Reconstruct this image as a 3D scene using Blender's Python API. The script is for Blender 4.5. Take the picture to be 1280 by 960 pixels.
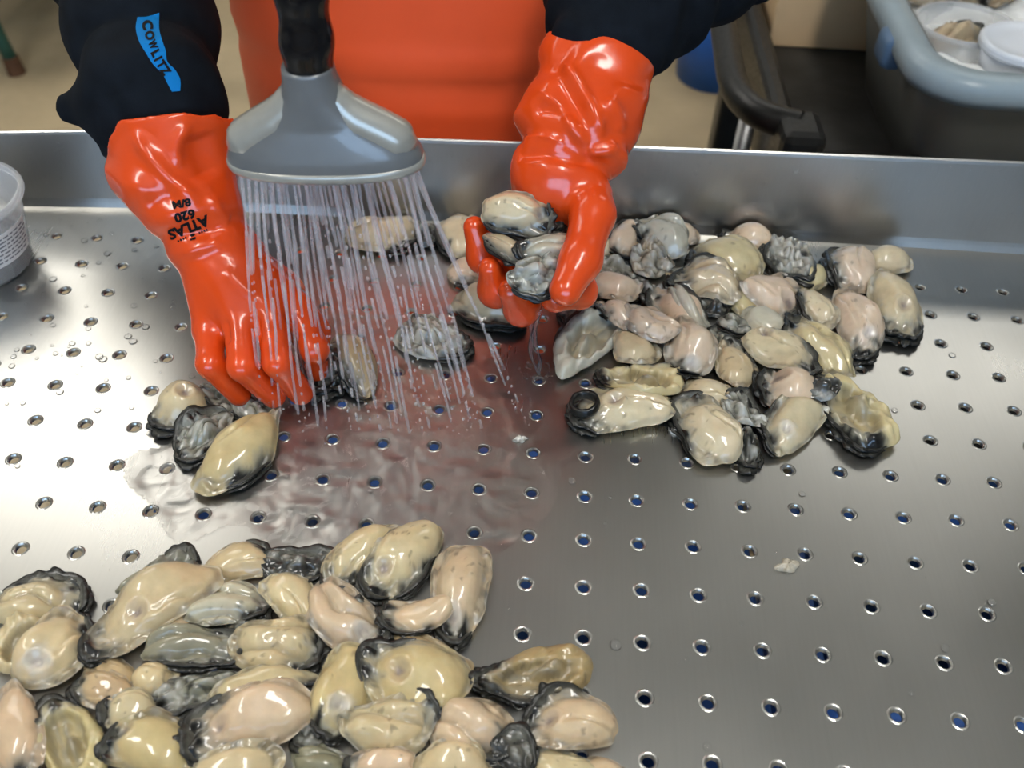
import bpy, bmesh, math, random
import numpy as np
from mathutils import Vector, Matrix, Euler, noise
from mathutils.bvhtree import BVHTree

for o in list(bpy.data.objects): bpy.data.objects.remove(o)
S = bpy.context.scene
COL = S.collection

# ------------------------------------------------------------------ camera
FPX = 1180.75
CAM = np.array([-0.0032, -0.4633, 0.5399])
EUL = tuple(math.radians(a) for a in (44.7107, -1.5686, 3.4965))
cd = bpy.data.cameras.new('camera'); cam = bpy.data.objects.new('camera', cd); COL.objects.link(cam)
cam.location = CAM; cam.rotation_euler = EUL
cd.sensor_width = 36.0; cd.lens = FPX * 36 / 1280; cd.clip_start = 0.02
cd.dof.use_dof = True; cd.dof.focus_distance = 0.70; cd.dof.aperture_fstop = 7.0
S.camera = cam
RM = np.array(Euler(EUL, 'XYZ').to_matrix())

# ------------------------------------------------------------------ world, exposure
wd = bpy.data.worlds.new('world'); S.world = wd; wd.use_nodes = True
wd.node_tree.nodes['Background'].inputs[0].default_value = (0.75, 0.87, 1.0, 1)
wd.node_tree.nodes['Background'].inputs[1].default_value = 0.6
S.view_settings.view_transform = 'Standard'; S.view_settings.look = 'None'
S.view_settings.exposure = -0.15; S.view_settings.gamma = 1.0; S.view_settings.use_curve_mapping = False

LAMPS = [  # x, y, size x, size y, strength, colour of the ceiling lights
    (-1.75, 2.02, 1.6, 1.5, 4.8, (1.0, 0.96, 0.89)),
    (1.55, 2.25, 1.2, 0.5, 4.5, (1.0, 0.97, 0.91)),
    (0.35, -0.7, 0.26, 1.25, 30.0, (1.0, 0.97, 0.91)),
    (0.2, 2.5, 0.9, 0.4, 8.0, (1.0, 0.97, 0.90)),
    (-1.3, -0.7, 0.26, 1.25, 26.0, (1.0, 0.97, 0.91)),
]
WINDOW_STRENGTH = 7.0
ZF, ZC = -0.90, 2.10         # floor and ceiling height; the table bed is z = 0

# ------------------------------------------------------------------ helpers
def ray(x, y):
    return RM @ np.array([(x - 640) / FPX, -(y - 480) / FPX, -1.0])
def W(x, y, z=0.0):          # where the sight line through a picture point meets height z
    d = ray(x, y); return CAM + d * (z - CAM[2]) / d[2]
def WY(x, y, Y):
    d = ray(x, y); return CAM + d * (Y - CAM[1]) / d[1]

def tag(o, label=None, cat=None, group=None, kind=None):
    if label: o['label'] = label
    if cat: o['category'] = cat
    if group: o['group'] = group
    if kind: o['kind'] = kind
    return o
def empty(name, loc=(0, 0, 0), rot=(0, 0, 0)):
    o = bpy.data.objects.new(name, None); COL.objects.link(o)
    o.location = loc; o.rotation_euler = rot; o.empty_display_size = 0.02
    return o
def link(name, me, mat=None, parent=None, smooth=True):
    if mat is not None: me.materials.append(mat)
    if smooth and len(me.polygons): me.polygons.foreach_set('use_smooth', [True] * len(me.polygons))
    o = bpy.data.objects.new(name, me); COL.objects.link(o)
    if parent is not None: o.parent = parent
    return o
def mesh(name, V, F, mat=None, parent=None, smooth=True, col=None):
    me = bpy.data.meshes.new(name)
    me.from_pydata([tuple(map(float, v)) for v in V], [], [tuple(map(int, f)) for f in F]); me.update()
    if col is not None:
        at = me.color_attributes.new('Col', 'FLOAT_COLOR', 'POINT')
        c = np.ones((len(V), 4), np.float32); c[:, :3] = col
        at.data.foreach_set('color', c.ravel())
    return link(name, me, mat, parent, smooth)
def bmobj(name, bm, mat=None, parent=None, smooth=False):
    me = bpy.data.meshes.new(name); bm.to_mesh(me); bm.free()
    return link(name, me, mat, parent, smooth)
def box(bm, c, s, bev=0.0, rot=None):
    r = bmesh.ops.create_cube(bm, size=1.0); vs = r['verts']
    bmesh.ops.scale(bm, vec=s, verts=vs)
    if bev:
        es = list({e for v in vs for e in v.link_edges})
        vs = list({v for f in bmesh.ops.bevel(bm, geom=es, offset=bev, segments=2, affect='EDGES', profile=0.5)['faces'] for v in f.verts} | {v for v in vs if v.is_valid})
    if rot is not None: bmesh.ops.rotate(bm, matrix=rot, verts=vs)
    bmesh.ops.translate(bm, vec=c, verts=vs)
def boxobj(name, c, s, mat, parent=None, bev=0.0):
    bm = bmesh.new(); box(bm, c, s, bev); return bmobj(name, bm, mat, parent)
def loft(rings, cap0=True, cap1=True, closed=True):
    V = []; F = []; n = len(rings[0])
    for r in rings: V += list(r)
    for i in range(len(rings) - 1):
        for j in range(n if closed else n - 1):
            a = i * n + j; b = i * n + (j + 1) % n
            F.append((a, b, b + n, a + n))
    if cap0: F.append(tuple(range(n))[::-1])
    if cap1: F.append(tuple((len(rings) - 1) * n + k for k in range(n)))
    return V, F
def tube(path, radii, n=12):
    path = [np.array(p, float) for p in path]
    if np.isscalar(radii): radii = [radii] * len(path)
    rings = []; up = np.array([0.13, 0.21, 0.97])
    for i, p in enumerate(path):
        t = path[min(i + 1, len(path) - 1)] - path[max(i - 1, 0)]; t /= np.linalg.norm(t) + 1e-12
        if abs(t @ up) > 0.95: up = np.array([0.97, 0.1, 0.2])
        a = np.cross(up, t); a /= np.linalg.norm(a); b = np.cross(t, a)
        up = b
        rings.append([p + radii[i] * (math.cos(2 * math.pi * k / n) * a + math.sin(2 * math.pi * k / n) * b) for k in range(n)])
    return loft(rings)
def spline(pts, n):
    pts = [np.array(p, float) for p in pts]; P = [2 * pts[0] - pts[1]] + pts + [2 * pts[-1] - pts[-2]]
    out = []
    for i in range(1, len(P) - 2):
        for k in range(n):
            t = k / n
            out.append(0.5 * (2 * P[i] + (P[i + 1] - P[i - 1]) * t + (2 * P[i - 1] - 5 * P[i] + 4 * P[i + 1] - P[i + 2]) * t * t + (3 * P[i] - P[i - 1] - 3 * P[i + 1] + P[i + 2]) * t ** 3))
    out.append(pts[-1]); return out
class MB:                     # collects plain vertices and faces
    def __init__(s): s.V = []; s.F = []
    def add(s, VF):
        b = len(s.V); s.V += list(VF[0]); s.F += [tuple(i + b for i in f) for f in VF[1]]; return s
    def build(s, name, mat, parent=None, smooth=True): return mesh(name, s.V, s.F, mat, parent, smooth)

# --- value noise on numpy arrays
def _hash(i, j, k, s):
    n = (i * 374761393 + j * 668265263 + k * 2147483647 + s * 1274126177) & 0xFFFFFFFF
    n = ((n ^ (n >> 13)) * 1274126177) & 0xFFFFFFFF
    return ((n ^ (n >> 16)) & 0xFFFF) / 65535.0
def vnoise(x, y, z, s=0):
    x = np.asarray(x, float); y = np.asarray(y, float); z = np.asarray(z, float)
    x, y, z = np.broadcast_arrays(x, y, z)
    i = np.floor(x).astype(np.int64); j = np.floor(y).astype(np.int64); k = np.floor(z).astype(np.int64)
    u = x - i; v = y - j; w = z - k
    u = u * u * (3 - 2 * u); v = v * v * (3 - 2 * v); w = w * w * (3 - 2 * w)
    r = 0
    for a in (0, 1):
        for b in (0, 1):
            for c in (0, 1):
                r = r + _hash(i + a, j + b, k + c, s) * (u if a else 1 - u) * (v if b else 1 - v) * (w if c else 1 - w)
    return r * 2 - 1
def sstep(a, b, x):
    t = np.clip((x - a) / (b - a), 0, 1); return t * t * (3 - 2 * t)

# --- signed distance modelling and surface nets
def cap(P, a, b, r1, r2, n=None, s=1.0):
    a = np.asarray(a, float); b = np.asarray(b, float); ab = b - a
    q = P - a
    t = np.clip((q @ ab) / (ab @ ab + 1e-12), 0, 1)
    d = q - t[..., None] * ab
    if n is not None:
        n = np.asarray(n, float); n = n / np.linalg.norm(n)
        dn = d @ n; d = d + ((1 / s - 1) * dn)[..., None] * n
    return np.sqrt((d * d).sum(-1)) - (r1 + (r2 - r1) * t)
def smin(a, b, k):
    h = np.clip(0.5 + 0.5 * (b - a) / k, 0, 1); return b + (a - b) * h - k * h * (1 - h)
def chain(P, pts, rs, k=0.004, n=None, s=1.0):
    d = None
    for i in range(len(pts) - 1):
        c = cap(P, pts[i], pts[i + 1], rs[i], rs[i + 1], n, s)
        d = c if d is None else smin(d, c, k)
    return d
def sdf_mesh(fn, lo, hi, h):
    lo = np.array(lo, float); hi = np.array(hi, float)
    n = np.ceil((hi - lo) / h).astype(int) + 1
    ax = [lo[i] + h * np.arange(n[i]) for i in range(3)]
    F = np.empty(tuple(n), np.float32)
    Yg, Zg = np.meshgrid(ax[1], ax[2], indexing='ij')
    st = max(1, int(400000 / (n[1] * n[2])))
    for i in range(0, n[0], st):
        xs = ax[0][i:i + st]
        P = np.empty((len(xs), n[1], n[2], 3)); P[..., 0] = xs[:, None, None]; P[..., 1] = Yg; P[..., 2] = Zg
        F[i:i + st] = fn(P)
    ins = F < 0
    m = tuple(n - 1)
    acc = np.zeros(m + (3,), np.float32); cnt = np.zeros(m, np.float32)
    def sl(o): return tuple(slice(o[i], o[i] + m[i]) for i in range(3))
    for a in range(3):
        b, c = [q for q in range(3) if q != a]
        for ob in (0, 1):
            for oc in (0, 1):
                o0 = [0, 0, 0]; o0[b] = ob; o0[c] = oc; o1 = list(o0); o1[a] = 1
                f0 = F[sl(o0)]; f1 = F[sl(o1)]; cr = (f0 < 0) != (f1 < 0)
                t = np.where(cr, f0 / np.where(cr, f0 - f1, 1), 0)
                cnt += cr
                acc[..., a] += np.where(cr, t, 0); acc[..., b] += cr * ob; acc[..., c] += cr * oc
    act = cnt > 0; idx = -np.ones(m, np.int64); idx[act] = np.arange(act.sum())
    g = np.argwhere(act)
    V = lo + h * (g + acc[act] / cnt[act][:, None])
    faces = []
    for a in range(3):
        b, c = (a + 1) % 3, (a + 2) % 3
        s0 = [slice(None)] * 3; s1 = [slice(None)] * 3; s0[a] = slice(0, -1); s1[a] = slice(1, None)
        A = ins[tuple(s0)]; B = ins[tuple(s1)]; e = np.argwhere(A != B)
        e = e[(e[:, b] > 0) & (e[:, c] > 0) & (e[:, b] < n[b] - 1) & (e[:, c] < n[c] - 1)]
        fl = A[tuple(e.T)]
        def cell(db, dc):
            q = e.copy(); q[:, b] += db; q[:, c] += dc; return idx[tuple(q.T)]
        q = np.stack([cell(-1, -1), cell(0, -1), cell(0, 0), cell(-1, 0)], 1)
        q[~fl] = q[~fl][:, ::-1]; faces.append(q)
    return V, np.concatenate(faces)

# ------------------------------------------------------------------ materials
def mat(name, col=(0.5, 0.5, 0.5), rough=0.5, metal=0.0, noise_amt=0.0, nscale=20.0, bump=0.0, bscale=60.0, coat=0.0, trans=0.0, ior=1.45,
        sss=0.0, sssr=(0.01, 0.005, 0.003), emit=None, estr=0.0, alpha=1.0, attr=False, rvar=0.0, spec=0.5, coat_r=0.05):
    m = bpy.data.materials.new(name); m.use_nodes = True
    nt = m.node_tree; b = nt.nodes['Principled BSDF']; L = nt.links
    b.inputs['Base Color'].default_value = (*col, 1); b.inputs['Roughness'].default_value = rough
    b.inputs['Metallic'].default_value = metal; b.inputs['Coat Weight'].default_value = coat; b.inputs['Coat Roughness'].default_value = coat_r
    b.inputs['Transmission Weight'].default_value = trans; b.inputs['IOR'].default_value = ior; b.inputs['Alpha'].default_value = alpha
    b.inputs['Specular IOR Level'].default_value = spec
    if sss:
        b.inputs['Subsurface Weight'].default_value = sss; b.inputs['Subsurface Radius'].default_value = sssr; b.inputs['Subsurface Scale'].default_value = 1.0
    if emit: b.inputs['Emission Color'].default_value = (*emit, 1); b.inputs['Emission Strength'].default_value = estr
    tc = nt.nodes.new('ShaderNodeTexCoord')
    src = None
    if attr:
        a = nt.nodes.new('ShaderNodeAttribute'); a.attribute_name = 'Col'; src = a.outputs['Color']; L.new(src, b.inputs['Base Color'])
    if noise_amt:
        n = nt.nodes.new('ShaderNodeTexNoise'); n.inputs['Scale'].default_value = nscale; n.inputs['Detail'].default_value = 6
        L.new(tc.outputs['Object'], n.inputs['Vector'])
        mr = nt.nodes.new('ShaderNodeMapRange'); mr.inputs[1].default_value = 0.25; mr.inputs[2].default_value = 0.75
        mr.inputs[3].default_value = 1 - noise_amt; mr.inputs[4].default_value = 1 + noise_amt
        L.new(n.outputs['Fac'], mr.inputs[0])
        vm = nt.nodes.new('ShaderNodeVectorMath'); vm.operation = 'SCALE'
        if src is not None: L.new(src, vm.inputs[0])
        else: vm.inputs[0].default_value = col
        L.new(mr.outputs[0], vm.inputs['Scale']); L.new(vm.outputs[0], b.inputs['Base Color'])
    if bump or rvar:
        n2 = nt.nodes.new('ShaderNodeTexNoise'); n2.inputs['Scale'].default_value = bscale; n2.inputs['Detail'].default_value = 4
        L.new(tc.outputs['Object'], n2.inputs['Vector'])
        if bump:
            bp = nt.nodes.new('ShaderNodeBump'); bp.inputs['Strength'].default_value = bump; bp.inputs['Distance'].default_value = 0.001
            L.new(n2.outputs['Fac'], bp.inputs['Height']); L.new(bp.outputs[0], b.inputs['Normal'])
        if rvar:
            m2 = nt.nodes.new('ShaderNodeMapRange'); m2.inputs[1].default_value = 0.3; m2.inputs[2].default_value = 0.7
            m2.inputs[3].default_value = max(0.02, rough - rvar); m2.inputs[4].default_value = rough + rvar
            L.new(n2.outputs['Fac'], m2.inputs[0]); L.new(m2.outputs[0], b.inputs['Roughness'])
    return m

def steel_material(name, base=(0.49, 0.488, 0.463), rough=0.29):
    m = mat(name, base, rough, 1.0); nt = m.node_tree; L = nt.links; b = nt.nodes['Principled BSDF']
    tc = nt.nodes['Texture Coordinate']
    def nz(scale, stretch, rot, detail=4):
        mp = nt.nodes.new('ShaderNodeMapping'); mp.inputs['Scale'].default_value = stretch; mp.inputs['Rotation'].default_value = (0, 0, rot)
        L.new(tc.outputs['Object'], mp.inputs[0]); n = nt.nodes.new('ShaderNodeTexNoise'); n.inputs['Scale'].default_value = scale; n.inputs['Detail'].default_value = detail
        L.new(mp.outputs[0], n.inputs[0]); return n.outputs['Fac']
    scr = nz(18, (26, 1.1, 4), 0.16); scr2 = nz(26, (1.0, 18, 4), 0.3); blot = nz(5, (1, 1, 1), 0, 6)
    def mth(op, a, c):
        q = nt.nodes.new('ShaderNodeMath'); q.operation = op
        for i, v in enumerate((a, c)):
            if isinstance(v, (int, float)): q.inputs[i].default_value = v
            else: L.new(v, q.inputs[i])
        return q.outputs[0]
    r = mth('ADD', mth('MULTIPLY', scr, 0.04), mth('MULTIPLY', blot, 0.20)); r = mth('ADD', r, rough - 0.11)
    L.new(r, b.inputs['Roughness'])
    bp = nt.nodes.new('ShaderNodeBump'); bp.inputs['Strength'].default_value = 0.035; bp.inputs['Distance'].default_value = 0.0006
    hsum = mth('ADD', mth('MULTIPLY', scr, 0.06), mth('ADD', mth('MULTIPLY', scr2, 0.06), mth('MULTIPLY', blot, 3.0)))
    L.new(hsum, bp.inputs['Height']); L.new(bp.outputs[0], b.inputs['Normal'])
    mx = nt.nodes.new('ShaderNodeVectorMath'); mx.operation = 'SCALE'; mx.inputs[0].default_value = base
    L.new(mth('ADD', mth('ADD', mth('MULTIPLY', scr, 0.09), mth('MULTIPLY', blot, 0.20)), 0.84), mx.inputs['Scale']); L.new(mx.outputs[0], b.inputs['Base Color'])
    return m

M = {}
M['steel'] = steel_material('brushed_steel')
M['steel_wall'] = steel_material('brushed_steel_wall', (0.44, 0.43, 0.41), 0.34)
M['legsteel'] = mat('leg_steel', (0.5, 0.5, 0.5), 0.4, 1.0, 0.1)
M['flesh'] = mat('oyster_flesh', rough=0.36, spec=0.3, noise_amt=0.10, nscale=130, bump=0.22, bscale=210, coat=0.75, sss=0.22, sssr=(0.006, 0.004, 0.0025), attr=True, coat_r=0.035)
M['mantle'] = mat('oyster_mantle', rough=0.30, noise_amt=0.30, nscale=220, bump=0.8, bscale=420, coat=0.25, attr=True, coat_r=0.12, spec=0.35)
M['glove'] = mat('orange_rubber', (0.66, 0.060, 0.006), 0.26, 0, 0.07, 9, bump=0.12, bscale=260, coat=0.5, coat_r=0.10)
M['apron'] = mat('orange_oilcloth', (0.86, 0.105, 0.028), 0.42, 0, 0.06, 8, bump=0.10, bscale=700, spec=0.4)
M['navy'] = mat('navy_sweatshirt', (0.0055, 0.0075, 0.0105), 0.9, 0, 0.35, 60, bump=0.35, bscale=1200, spec=0.12)
M['blueprint'] = mat('blue_print', (0.002, 0.16, 0.44), 0.7, 0, 0.10, 40, spec=0.15)
M['ink'] = mat('black_ink', (0.008, 0.007, 0.007), 0.6, 0, 0.1, 50, spec=0.1)
M['skin'] = mat('skin', (0.5, 0.27, 0.18), 0.5, sss=0.1, noise_amt=0.05)
M['hair'] = mat('dark_hair', (0.02, 0.013, 0.01), 0.6, noise_amt=0.3, nscale=90)
M['boot'] = mat('black_boot', (0.02, 0.02, 0.02), 0.4, noise_amt=0.2)
M['trouser'] = mat('dark_trousers', (0.02, 0.022, 0.03), 0.8, noise_amt=0.2)
M['silver'] = mat('silver_plastic', (0.145, 0.148, 0.146), 0.34, 0.2, 0.05, 60, coat=0.4)
M['silver_edge'] = mat('pale_silver_edge', (0.34, 0.325, 0.28), 0.28, 0.3, 0.08, 90, coat=0.5)
M['grip'] = mat('black_grip', (0.004, 0.004, 0.005), 0.13, 0, 0.2, 30, spec=0.45)
M['hose'] = mat('grey_hose', (0.05, 0.05, 0.055), 0.4, 0, 0.2, 30)
M['concrete'] = mat('tan_concrete', (0.47, 0.37, 0.23), 0.45, 0, 0.22, 3.5, bump=0.2, bscale=30, rvar=0.12)
M['wall'] = mat('painted_wall', (0.46, 0.45, 0.41), 0.7, 0, 0.06, 3)
M['ceil'] = mat('ceiling_paint', (0.62, 0.61, 0.58), 0.8, 0, 0.04, 4)
M['base'] = mat('dark_baseboard', (0.06, 0.055, 0.05), 0.6, 0, 0.2, 9)
M['blackplastic'] = mat('black_plastic', (0.010, 0.010, 0.010), 0.38, 0, 0.35, 40, bump=0.25, bscale=220, rvar=0.1)
M['cartdeck'] = mat('scuffed_black_deck', (0.022, 0.022, 0.021), 0.55, 0, 0.7, 14, bump=0.4, bscale=90)
M['bingrey'] = mat('grey_tote_plastic', (0.19, 0.195, 0.185), 0.5, 0, 0.10, 12, bump=0.1, bscale=300)
M['binrim'] = mat('blue_grey_rim', (0.29, 0.36, 0.40), 0.3, 0, 0.10, 30)
M['latch'] = mat('dull_blue_latch', (0.09, 0.16, 0.27), 0.4, 0, 0.15, 40)
M['ice'] = mat('crushed_ice', (0.86, 0.88, 0.88), 0.35, 0, 0.06, 120, bump=0.6, bscale=300)
M['cup'] = mat('clear_plastic', (0.86, 0.88, 0.90), 0.18, 0, 0.03, 40, trans=0.55, ior=1.2, alpha=0.5)
M['lidp'] = mat('frosted_lid', (0.72, 0.76, 0.82), 0.3, 0, 0.03, 30, alpha=0.95)
M['paper'] = mat('white_label', (0.75, 0.75, 0.73), 0.6, 0, 0.04, 60)
M['printgrey'] = mat('grey_print', (0.22, 0.22, 0.23), 0.6, 0, 0.1, 60)
M['board'] = mat('tan_board', (0.85, 0.60, 0.34), 0.6, 0, 0.06, 15)
M['blueplastic'] = mat('blue_plastic', (0.01, 0.10, 0.42), 0.4, 0, 0.10, 20)
M['bluetub'] = mat('blue_tub', (0.035, 0.10, 0.27), 0.5, 0, 0.15, 9)
M['bag'] = mat('clear_bag', (0.8, 0.84, 0.9), 0.25, 0, 0.05, 30, alpha=0.55, bump=0.8, bscale=60)
M['green'] = mat('teal_paint', (0.035, 0.12, 0.095), 0.55, 0, 0.3, 20)
M['rust'] = mat('rusty_foot', (0.10, 0.045, 0.02), 0.8, 0, 0.4, 40)
M['liquor'] = mat('oyster_liquor', (0.05, 0.045, 0.03), 0.1, 0, 0.4, 50)
M['frame'] = mat('white_frame', (0.7, 0.7, 0.68), 0.5, 0, 0.05, 20)

def water_material(name, tint=(0.95, 0.97, 1.0), body=0.25, rough=0.06, bump=0.0, bscale=100.0, fres=1.0):
    m = bpy.data.materials.new(name); m.use_nodes = True; nt = m.node_tree; L = nt.links; nt.nodes.clear()
    out = nt.nodes.new('ShaderNodeOutputMaterial')
    tr = nt.nodes.new('ShaderNodeBsdfTransparent'); gl = nt.nodes.new('ShaderNodeBsdfGlossy'); gl.inputs['Roughness'].default_value = rough
    tl = nt.nodes.new('ShaderNodeBsdfTranslucent'); tl.inputs['Color'].default_value = (*tint, 1)
    df = nt.nodes.new('ShaderNodeBsdfDiffuse'); df.inputs['Color'].default_value = (*tint, 1)
    fr = nt.nodes.new('ShaderNodeFresnel'); fr.inputs['IOR'].default_value = 1.33
    a = nt.nodes.new('ShaderNodeMixShader'); a.inputs[0].default_value = 0.5; L.new(tl.outputs[0], a.inputs[1]); L.new(df.outputs[0], a.inputs[2])
    c = nt.nodes.new('ShaderNodeMixShader'); L.new(tr.outputs[0], c.inputs[1]); L.new(a.outputs[0], c.inputs[2])
    nz = nt.nodes.new('ShaderNodeTexNoise'); nz.inputs['Scale'].default_value = 60; tc = nt.nodes.new('ShaderNodeTexCoord'); L.new(tc.outputs['Object'], nz.inputs[0])
    mr = nt.nodes.new('ShaderNodeMapRange'); mr.inputs[1].default_value = 0.3; mr.inputs[2].default_value = 0.7; mr.inputs[3].default_value = body * 0.6; mr.inputs[4].default_value = min(1, body * 1.4)
    L.new(nz.outputs['Fac'], mr.inputs[0]); L.new(mr.outputs[0], c.inputs[0])
    fm = nt.nodes.new('ShaderNodeMath'); fm.operation = 'MULTIPLY'; fm.inputs[1].default_value = fres; L.new(fr.outputs[0], fm.inputs[0])
    d = nt.nodes.new('ShaderNodeMixShader'); L.new(fm.outputs[0], d.inputs[0]); L.new(c.outputs[0], d.inputs[1]); L.new(gl.outputs[0], d.inputs[2])
    if bump:
        n2 = nt.nodes.new('ShaderNodeTexNoise'); n2.inputs['Scale'].default_value = bscale; n2.inputs['Detail'].default_value = 3; L.new(tc.outputs['Object'], n2.inputs[0])
        bp = nt.nodes.new('ShaderNodeBump'); bp.inputs['Strength'].default_value = bump; bp.inputs['Distance'].default_value = 0.002
        L.new(n2.outputs['Fac'], bp.inputs['Height'])
        for x in (gl, fr): L.new(bp.outputs[0], x.inputs['Normal'])
    L.new(d.outputs[0], out.inputs[0]); return m
M['jet'] = water_material('water_jet', body=0.21, rough=0.10, fres=0.3)
M['film'] = mat('water_film', (1, 1, 1), 0.015, trans=1.0, ior=1.33, bump=0.15, bscale=150)
M['drop'] = water_material('water_drop', body=0.05, rough=0.03)

# ------------------------------------------------------------------ the room
X0, X1, Y0, Y1 = -3.6, 3.6, -3.2, 2.85
def struct(name, c, s, m, bev=0):
    return tag(boxobj(name, c, s, m, None, bev), kind='structure')
struct('floor', (0, (Y0 + Y1) / 2, ZF - 0.05), (X1 - X0 + .4, Y1 - Y0 + .4, 0.1), M['concrete'])
struct('ceiling', (0, (Y0 + Y1) / 2, ZC + 0.05), (X1 - X0 + .4, Y1 - Y0 + .4, 0.1), M['ceil'])
struct('wall_back', (0, Y1 + .05, (ZF + ZC) / 2), (X1 - X0, .1, ZC - ZF), M['wall'])
struct('wall_front', (0, Y0 - .05, (ZF + ZC) / 2), (X1 - X0, .1, ZC - ZF), M['wall'])
struct('wall_left', (X0 - .05, (Y0 + Y1) / 2, (ZF + ZC) / 2), (.1, Y1 - Y0, ZC - ZF), M['wall'])
struct('wall_right', (X1 + .05, (Y0 + Y1) / 2, (ZF + ZC) / 2), (.1, Y1 - Y0, ZC - ZF), M['wall'])
struct('baseboard_back', (0, Y1 - .012, ZF + .06), (X1 - X0, .024, .12), M['base'], .004)
# daylight window behind the photographer
M['daylight'] = mat('daylight_pane', (0.6, 0.75, 1.0), 0.3, emit=(0.42, 0.66, 1.0), estr=WINDOW_STRENGTH)
wr = tag(empty('window_1', (0.0, Y0, 0.75)), kind='structure')
for k in range(3):
    boxobj('pane', ((k - 1) * 1.0, .012, 0), (.94, .01, 1.3), M['daylight'], wr)
for k in range(4): boxobj('mullion', ((k - 1.5) * 1.0, .02, 0), (.06, .05, 1.42), M['frame'], wr, .006)
for s in (-1, 1): boxobj('rail', (0, .02, s * .68), (3.06, .05, .06), M['frame'], wr, .006)
boxobj('sill', (0, .05, -.74), (3.2, .14, .04), M['frame'], wr, .006)

def ceiling_light(x, y, sx, sy, st, colr, label):
    r = tag(empty('ceiling_light', (x, y, ZC)), label, 'light', 'ceiling lights')
    for s in (-1, 1):
        boxobj('frame', (s * (sx / 2 + .02), 0, -.04), (.04, sy + .08, .08), M['frame'], r, .006)
        boxobj('frame', (0, s * (sy / 2 + .02), -.04), (sx, .04, .08), M['frame'], r, .006)
    boxobj('diffuser', (0, 0, -.045), (sx, sy, .02), mat('lamp_diffuser', (0.8, 0.8, 0.8), 0.5, emit=colr, estr=st), r)
for a, l in zip(LAMPS, ('large square ceiling light over the bare left side of the tray', 'ceiling light over the grey tote on the cart', 'ceiling light above the photographer',
                        'long ceiling light near the back wall', 'ceiling light left behind the photographer')):
    ceiling_light(*a, l)

# ------------------------------------------------------------------ wash table with a perforated bed
TB = tag(empty('wash_table', (0, 0, ZF)), 'stainless steel wash table with a perforated bed and raised edges', 'table')
def tpart(o): o.location.z -= ZF; return o
SP = 0.038; BX0, BX1, BY0, BY1 = -0.90, 0.86, -0.43, 0.2885; WH = 0.093
def make_bed():
    V = []; F = []; N = 16
    ci0, ci1 = int(math.ceil((BX0 + .02) / SP)), int(math.floor((BX1 - .02) / SP)); cj0, cj1 = -11, 6
    a = [2 * math.pi * k / N for k in range(N)]
    sq = []
    for t in a:
        c, s = math.cos(t), math.sin(t); m_ = max(abs(c), abs(s)); sq.append((c / m_ * SP / 2, s / m_ * SP / 2))
    for i in range(ci0, ci1 + 1):
        for j in range(cj0, cj1 + 1):
            x, y = i * SP, j * SP; b = len(V)
            dx, dy = random.uniform(-.0006, .0006), random.uniform(-.0006, .0006)
            V += [(x + p[0], y + p[1], 0) for p in sq]
            for r, z in ((.0060, 0.0), (.0052, .0003), (.0044, .0001), (.0037, -.0009), (.0035, -.003)):
                V += [(x + dx + r * math.cos(t), y + dy + r * math.sin(t), z) for t in a]
            for k in range(N):
                k2 = (k + 1) % N
                for q in range(5):
                    F.append((b + q * N + k, b + q * N + k2, b + (q + 1) * N + k2, b + (q + 1) * N + k))
    ex0, ex1, ey0, ey1 = (ci0 - .5) * SP, (ci1 + .5) * SP, (cj0 - .5) * SP, (cj1 + .5) * SP
    def quad(x0, y0, x1, y1):
        b = len(V); V.extend([(x0, y0, 0), (x1, y0, 0), (x1, y1, 0), (x0, y1, 0)]); F.append((b, b + 1, b + 2, b + 3))
    quad(BX0, BY0, ex0, BY1); quad(ex1, BY0, BX1, BY1); quad(ex0, BY0, ex1, ey0); quad(ex0, ey1, ex1, BY1)
    return V, F
random.seed(3)
o = mesh('perforated_bed', *make_bed(), M['steel'], TB, smooth=False); tpart(o)
bmw = bmesh.new(); bmw.from_mesh(o.data); bmesh.ops.remove_doubles(bmw, verts=bmw.verts, dist=1e-5); bmw.to_mesh(o.data); bmw.free()
WX = [-.92, -.53, -.36, .12, .455, .88]; WYS = [.256, .2685, .2815, .2895, .2880, .2870]; WHS = [.073, .0775, .0835, .0900, .0965, .100]
def wall_y(x): return float(np.interp(x, WX, WYS))
def wall_h(x): return float(np.interp(x, WX, WHS))
def edge_wall(name, p0, p1, out):
    p0 = np.array(p0); p1 = np.array(p1); out = np.array(out, float); prof = []
    prof = [(0, 0, 0), (.0015, 0, .006)] + [(.002 + .0015 * (z / WH), 0, z) for z in (.01, .05, WH - .004)] + [(.0038, 0, WH - .0012), (.0050, 0, WH), (.0064, 0, WH - .0004), (.0074, 0, WH - .002), (.0080, 0, WH - .018), (.0068, 0, WH - .018), (.0060, 0, WH - .008), (.0056, 0, -.004)]
    rings = []
    for t in np.linspace(0, 1, 33 if name == 'back_wall' else 2):
        p = p0 + (p1 - p0) * t; yo = 0.0; f = 1.0
        if name == 'back_wall': yo = wall_y(p[0]) - BY1; f = wall_h(p[0]) / WH
        rings.append([np.array([p[0] + out[0] * q[0], p[1] + out[1] * q[0] + yo, q[2] * f]) for q in prof])
    V, F = loft(rings); o = mesh(name, V, F, M['steel_wall'], TB, smooth=False); tpart(o); return o
edge_wall('back_wall', (BX0 - .02, BY1), (BX1 + .02, BY1), (0, 1))
edge_wall('side_wall', (BX0, BY0), (BX0, BY1), (-1, 0)); edge_wall('side_wall', (BX1, BY0), (BX1, BY1), (1, 0))
edge_wall('front_wall', (BX0 - .02, BY0), (BX1 + .02, BY0), (0, -1))
for x in (BX0 + .03, BX1 - .03):
    for y in (BY0 + .03, BY1 - .03):
        V, F = tube([(x, y, ZF), (x, y, -.005)], .02); tpart(mesh('leg', V, F, M['legsteel'], TB))
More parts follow.
